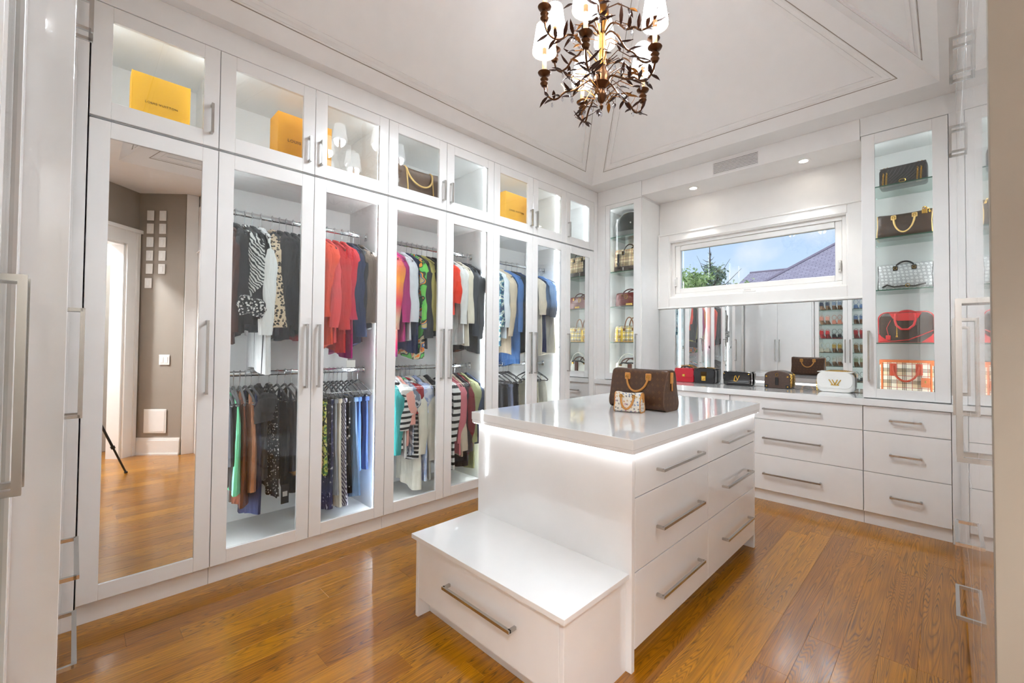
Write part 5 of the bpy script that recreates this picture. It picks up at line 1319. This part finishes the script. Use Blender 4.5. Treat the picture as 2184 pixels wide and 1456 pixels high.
def arm(phi, r, z_root, z_dip, z_cup, seed, watts=15.0):
    rnd = random.Random(seed); a = azr+R(phi); c_, s_ = math.cos(a), math.sin(a)
    def P(rr_, z): return (rr_*c_, rr_*s_, z)
    prof = [(.02, z_root), (.06, z_root+.035), (.11, z_root+.01), (.16, z_dip+.05), (.21, z_dip+.04), (.25, z_dip+.005), (r*.86, z_dip), (r*.96, z_dip+.03), (r, z_cup-.075)]
    # smooth through the profile
    pts = []
    for i in range(len(prof)-1):
        for k in range(3):
            t = k/3; p0 = prof[max(i-1, 0)]; p1 = prof[i]; p2 = prof[i+1]; p3 = prof[min(i+2, len(prof)-1)]
            q = [.5*((2*p1[j])+(-p0[j]+p2[j])*t+(2*p0[j]-5*p1[j]+4*p2[j]-p3[j])*t*t+(-p0[j]+3*p1[j]-3*p2[j]+p3[j])*t**3) for j in (0, 1)]
            pts.append(P(*q))
    pts.append(P(*prof[-1]))
    A = part('arm', MB().tube(pts, .0058, 7), BRZ, CH, True)
    for f in (.3, .45, .6, .72, .86):
        b0 = pts[int(f*(len(pts)-1))]
        for q in (-1, 1):
            an = a+q*R(40+rnd.random()*50); part('leaf', leaf_mb(b0, (math.cos(an), math.sin(an), rnd.uniform(-.4, .6)), .055+.04*rnd.random(), .011, rnd.uniform(-.5, .5)), BRD, A, True)
    for q in range(3):
        tw = MB()
        b0 = Vector(pts[int(rnd.uniform(.3, .9)*(len(pts)-1))]); e_ = b0+Vector((rnd.uniform(-.05, .05), rnd.uniform(-.05, .05), rnd.uniform(.02, .08))); tw.tube([b0, (b0+e_)/2+Vector((.006, 0, 0)), e_], .0016, 4)
        part('twig', tw, GLT, A)
    for q in range(3):
        cy = MB()
        b0 = pts[int(rnd.uniform(.35, .95)*(len(pts)-1))]; z = -.02-rnd.random()*.02
        cy.lathe([(0, -.016), (.006, -.008), (.007, 0), (.0025, .012), (0, .016)], 6, (b0[0], b0[1], b0[2]+z))
        part('crystal_drop', cy, CRY, A)
    cup = P(r, z_cup)
    share('candle_cup', CUP, A, cup)
    cn = share('candle', CDL, A, cup)
    sh = share('lamp_shade', SHD, A, cup); share('shade_trim', SHR, A, cup)
    l = bpy.data.lights.new('candle_bulb', 'SPOT'); l.energy = watts; l.spot_size = R(168); l.spot_blend = .35; l.shadow_soft_size = .05; l.color = (.82, .92, 1)
    lo_ = bpy.data.objects.new('candle_bulb', l); COL.objects.link(lo_); lo_.parent = A; lo_.location = (cup[0], cup[1], cup[2]+.12)
for k in range(5): arm(105+72*k, .33, .14, .068, .215, 11+k)
for k in range(6): arm(20+60*k, .35, .44, .345, .495, 31+k)
# short leafy sprays round the stem
for zb, n_, L in ((.035, 8, .085), (.075, 9, .12), (.12, 10, .15), (.20, 9, .11), (.27, 9, .14), (.42, 7, .13), (.60, 7, .14), (.78, 6, .12)):
    for k in range(n_):
        rnd = random.Random(int(zb*1000)+k); a = 2*math.pi*k/n_+rnd.random()
        p0 = Vector((.03*math.cos(a), .03*math.sin(a), zb)); p1 = p0+Vector((L*.5*math.cos(a), L*.5*math.sin(a), .03+.03*rnd.random())); p2 = p0+Vector((L*math.cos(a), L*math.sin(a), rnd.uniform(-.02, .07)))
        sp = part('spray', MB().tube([p0, p1, p2], .0026, 5), GLT if k % 2 else BRZ, CH, True)
        part('leaf', leaf_mb(p2, (math.cos(a+.3), math.sin(a+.3), rnd.uniform(-.6, .4)), .06, .012, -.3), BRD if k % 3 else GLT, sp, True)
        if k % 2 == 0: part('crystal_drop', MB().lathe([(0, -.02), (.008, -.01), (.009, 0), (.003, .014), (0, .018)], 6, tuple(p2+Vector((0, 0, -.02)))), CRY, sp)

# ================================================================== SHOES
def shoe_meshes(kind):
    L = .22
    sole = MB(); rings = []
    for k in range(7):
        t = k/6; x = -L/2+L*t; wd = .034*(.75+.4*math.sin(t*2.6)); z = .0 if t > .55 else (.07*(1-t/.55)**.8 if kind == 'heel' else .0)
        if k == 6: wd = .016
        rings.append([(x, -wd, z), (x, wd, z), (x, wd, z+.012), (x, -wd, z+.012)])
    sole.loft(rings)
    if kind == 'heel': sole.tube([(-L/2+.02, 0, .075), (-L/2+.012, 0, 0)], [.016, .005], 7)
    if kind == 'boot': pass
    upr = MB(); rings = []
    for k in range(6):
        t = .5+.5*k/5; x = -L/2+L*t; wd = .033*(1.02 if k < 4 else (.85 if k == 4 else .3)); h = .05*(1.2-t*.9)+.012
        rings.append([(x, wd*math.cos(R(a)), .011+h*math.sin(R(a))) for a in (0, 40, 70, 90, 110, 140, 180)])
    upr.loft(rings)
    rings = []
    for k in range(4):
        t = .0+.3*k/3; x = -L/2+L*t; zb = .07*(1-t/.55) if kind == 'heel' else 0
        rings.append([(x, -.03, zb+.01), (x, .03, zb+.01), (x, .026, zb+.075-.03*t), (x, -.026, zb+.075-.03*t)])
    upr.loft(rings)
    st = MB().tube([(-L*.32+.004*math.cos(a)*0, .034*math.cos(a), .125+.045*math.sin(a)) for a in [2*math.pi*j/10 for j in range(10)]], .0035, 5, True)
    return sole, upr, st
SOLES = {}
shoe_rows = [(1.98, [('navy', (40,52,78)), ('slate', (120,136,160)), ('denim blue', (92,120,166))]), (1.72, [('blush pink', (216,150,132)), ('salmon', (226,140,116)), ('dusty blue', (110,130,168))]),
             (1.47, [('scarlet', (206,24,28)), ('black', (28,28,32)), ('crimson', (190,40,44))]), (1.22, [('ivory', (214,206,186)), ('gold', (176,142,60)), ('bronze', (140,98,46))]),
             (.98, [('leopard brown', (100,76,44)), ('pearl grey', (206,202,192)), ('silver sage', (176,180,150))]), (.72, [('jet black', (30,30,34)), ('taupe', (160,146,128)), ('charcoal', (56,56,60))])]
for zi, row in shoe_rows:
    for i, (cn_, col) in enumerate(row):
        kind = 'heel' if (i+int(zi*10)) % 3 else 'flat'
        if kind not in SOLES: SOLES[kind] = shoe_meshes(kind)
        so_, up_, st_ = SOLES[kind]
        mt = pbr('shoe_'+cn_.replace(' ', '_'), col, .35)
        m1, m2, m3 = so_.mesh('sole', pbr('shoe_sole', (150,110,80), .5) if zi != 1.47 else pbr('red_sole', (170,30,34), .4)), up_.mesh('upper', mt, True), st_.mesh('ankle_strap', mt, True)
        for j in (0, 1):
            cx_ = (1.335, 1.52, 1.84)[i]+(-.042 if j == 0 else .042)
            s = thing('shoe', '%s %s shoe of the %s pair on a shoe shelf in the mirror' % (cn_, 'left' if j == 0 else 'right', 'heeled' if kind == 'heel' else 'flat'), 'shoe', (cx_, -.36, zi+.001), R(-90 if (i+j) % 5 else -86), group='shoes on the lit shelves')
            share('sole', m1, s, (0,0,0)); share('upper', m2, s, (0,0,0)); share('ankle_strap', m3, s, (0,0,0))

# ================================================================== TRIPOD AND CAMERA (seen in the wardrobe mirror)
tr = thing('tripod', 'black camera tripod whose leg shows in the wardrobe mirror', 'tripod', (2.985, -.06, 0))
part('centre_column', MB().tube([(0, 0, .72), (0, 0, 1.14)], .014, 10), M_black, tr, True)
part('spider', MB().lathe([(.03, 1.02), (.045, 1.04), (.045, 1.08), (.03, 1.1)], 12), M_black, tr, True)
part('head', MB().lathe([(.03, 1.14), (.034, 1.16), (.034, 1.19), (.02, 1.20), (.02, 1.215), (.03, 1.22), (.03, 1.235)], 12), M_black, tr, True)
for k in range(3):
    a = R(70+120*k); f = Vector((.44*math.cos(a), .44*math.sin(a), .006)); h0 = Vector((.03*math.cos(a), .03*math.sin(a), 1.06))
    lg = part('leg', MB().tube([h0, h0.lerp(f, .42)], .013, 8).tube([h0.lerp(f, .4), h0.lerp(f, .74)], .0105, 8).tube([h0.lerp(f, .72), f], .0085, 8), M_black, tr, True)
    for q in (.42, .74): part('leg_lock', MB().tube([h0.lerp(f, q-.012), h0.lerp(f, q+.012)], .017, 8), M_black, lg, True)
    part('foot', MB().lathe([(.014, 0), (.015, .012), (.008, .02)], 8, (f.x, f.y, 0)), M_black, lg, True)

# ================================================================== OUTSIDE
ROOF = None
m, t_, b_ = nodes('roof_shingles')
tcn = N(t_, 'ShaderNodeTexCoord'); bk = N(t_, 'ShaderNodeTexBrick'); bk.inputs['Scale'].default_value = 1.0
bk.inputs['Color1'].default_value = lin((166,156,166)); bk.inputs['Color2'].default_value = lin((182,172,182)); bk.inputs['Mortar'].default_value = lin((134,124,136))
bk.inputs['Brick Width'].default_value = .26; bk.inputs['Row Height'].default_value = .115; bk.inputs['Mortar Size'].default_value = .012
t_.links.new(tcn.outputs['Object'], bk.inputs['Vector']); t_.links.new(bk.outputs[0], b_.inputs['Base Color']); b_.inputs['Roughness'].default_value = .9
M_roof = m
def roof_slope(name, parent, corners, th=.12):
    # a slab whose local xy plane lies in the slope so courses follow it
    P = [Vector(p) for p in corners]; U = (P[1]-P[0]).normalized(); n = U.cross(P[-1]-P[0]).normalized(); V = n.cross(U)
    vs = [((p-P[0]).dot(U), (p-P[0]).dot(V), 0) for p in P]; k = len(vs)
    mb = MB().add(vs+[(v[0], v[1], -th) for v in vs], [tuple(range(k)), tuple(range(2*k-1, k-1, -1))]+[(i, (i+1) % k, k+(i+1) % k, k+i) for i in range(k)])
    o = link(name, mb.mesh(name, M_roof)); o.parent = parent
    mm = Matrix((U, V, n)).transposed().to_4x4(); mm.translation = P[0]-parent.location; o.matrix_local = mm
    return o
ground = struct('ground', MB().box(-60, 60, 6, 120, -3.1, -3.0), pbr('lawn', (86,112,60), .9))
hs_ = thing('house', 'neighbouring house with purple-grey shingle roof outside the window', 'house', (0, 24, -3.0))
A_ = Vector((-2.9, 18.5, 3.62)); Bq = Vector((1.6, 22.5, 6.9))
roof_slope('roof_slope', hs_, [A_, A_+Vector((15, 0, 0)), Bq+Vector((7, 0, 0)), Bq])
roof_slope('roof_slope', hs_, [A_+Vector((0, 8, 0)), A_, Bq])
part('ridge_cap', MB().tube([A_-hs_.location, Bq-hs_.location], .07, 6), pbr('ridge_tile', (150,138,150), .9), hs_)
C_ = Vector((-5.0, 25, 5.33)); D_ = Vector((-6.1, 22.8, 3.4))
roof_slope('roof_slope', hs_, [D_, D_+Vector((8, 0, 0)), C_+Vector((6.9, 0, 0)), C_])
roof_slope('roof_slope', hs_, [D_+Vector((0, 5, 0)), D_, C_])
part('ridge_cap', MB().tube([C_-hs_.location, C_+Vector((6.9, 0, 0))-hs_.location], .06, 6), pbr('ridge_tile', 0), hs_)
part('wall', MB().box(-2.5, 12, -5.1, 3, 0, 6.4).box(-5.6, 2, -.8, 3, 0, 6.2), pbr('house_brick', (168,130,110), .9), hs_)
def foliage(mb, c, r, n, s, rnd):
    for _ in range(n):
        p = Vector((rnd.gauss(0, 1)*r[0], rnd.gauss(0, 1)*r[1], rnd.gauss(0, 1)*r[2]))+c
        a = Vector((rnd.uniform(-1, 1), rnd.uniform(-1, 1), rnd.uniform(-1, 1))).normalized(); b = a.orthogonal().normalized(); k = s*rnd.uniform(.6, 1.4)
        mb.add([p-a*k, p+b*k*.45, p+a*k, p-b*k*.45], [(0, 1, 2, 3)])
rnd = random.Random(5)
sp_t = thing('spruce_tree', 'ragged tall spruce with bare twigs outside the left half of window', 'tree', (-2.73, 14, -3.0))
part('trunk', MB().tube([(0, 0, 0), (.03, 0, 4), (0, 0, 6.6), (-.02, 0, 7.55)], [.16, .11, .05, .012], 8), pbr('bark', (92,84,76), .9), sp_t, True)
br_ = MB(); fo = MB()
for k in range(64):
    t = k/63; z = 3.6+3.75*t; R_ = (1.45*(1-t)**.8+.12)*rnd.uniform(.7, 1.15); a = rnd.random()*6.28
    tip = Vector((R_*math.cos(a), R_*math.sin(a), z+R_*.35)); br_.tube([(0, 0, z), tip*.55+Vector((0, 0, z*.45-.03)), tip], [.018, .01, .004], 4)
    if t < .86:
        for q in range(5):
            f_ = .25+.7*q/5*rnd.uniform(.8, 1.1)
            if rnd.random() < .85: foliage(fo, Vector((0, 0, z)).lerp(tip, min(f_, .92)), (.1, .1, .07), 16, .06, rnd)
for (dx, z, ex, ez) in ((.35, 6.2, .95, 6.75), (.3, 5.9, 1.3, 6.35), (.2, 6.5, .6, 7.1), (-.2, 6.7, -.5, 7.35), (.5, 5.8, 1.6, 6.0)): br_.tube([(0, 0, z-.4), (dx, .1, z), (ex, .1, ez)], [.02, .013, .004], 4)
part('branches', br_, pbr('bark', 0), sp_t); part('foliage', fo, blotch('spruce_needles', [(124,140,122), (142,158,130), (160,174,140), (176,188,148)], 3, 3), sp_t)
lt = thing('leafy_tree', 'light green leafy tree at the lower left corner of window', 'tree', (-2.62, 12.6, -3.0))
part('trunk', MB().tube([(0, 0, 0), (.05, 0, 3), (0, 0, 6.2)], [.12, .08, .02], 7), pbr('bark', 0), lt, True)
fo = MB(); br_ = MB()
for k in range(42):
    c_ = Vector((rnd.gauss(-.05, .3), rnd.gauss(0, .3), 6.2+rnd.gauss(0, .2))); br_.tube([(0, 0, 5.4), c_], [.012, .004], 3); foliage(fo, c_, (.1, .1, .09), 26, .055, rnd)
part('branches', br_, pbr('bark', 0), lt); part('foliage', fo, blotch('light_leaves', [(150,172,104), (168,190,118), (184,202,134), (198,212,150)], 3, 3), lt)
hb = thing('shrub', 'low green treetop along the bottom edge of window beside the roof', 'tree', (-2.35, 16.4, -3.0))
part('trunk', MB().tube([(0, 0, 0), (0, 0, 6.1)], [.1, .03], 6), pbr('bark', 0), hb, True)
fo = MB()
for k in range(46): foliage(fo, Vector((rnd.uniform(-.8, .75), rnd.gauss(0, .2), 6.22+rnd.gauss(0, .13))), (.1, .1, .08), 22, .06, rnd)
part('foliage', fo, blotch('light_leaves', 0, 0), hb)

for o_ in bpy.data.objects:
    if o_.name.split('.')[0] in ('foliage', 'branches', 'suspension_chain', 'chain'): o_['kind'] = 'stuff'
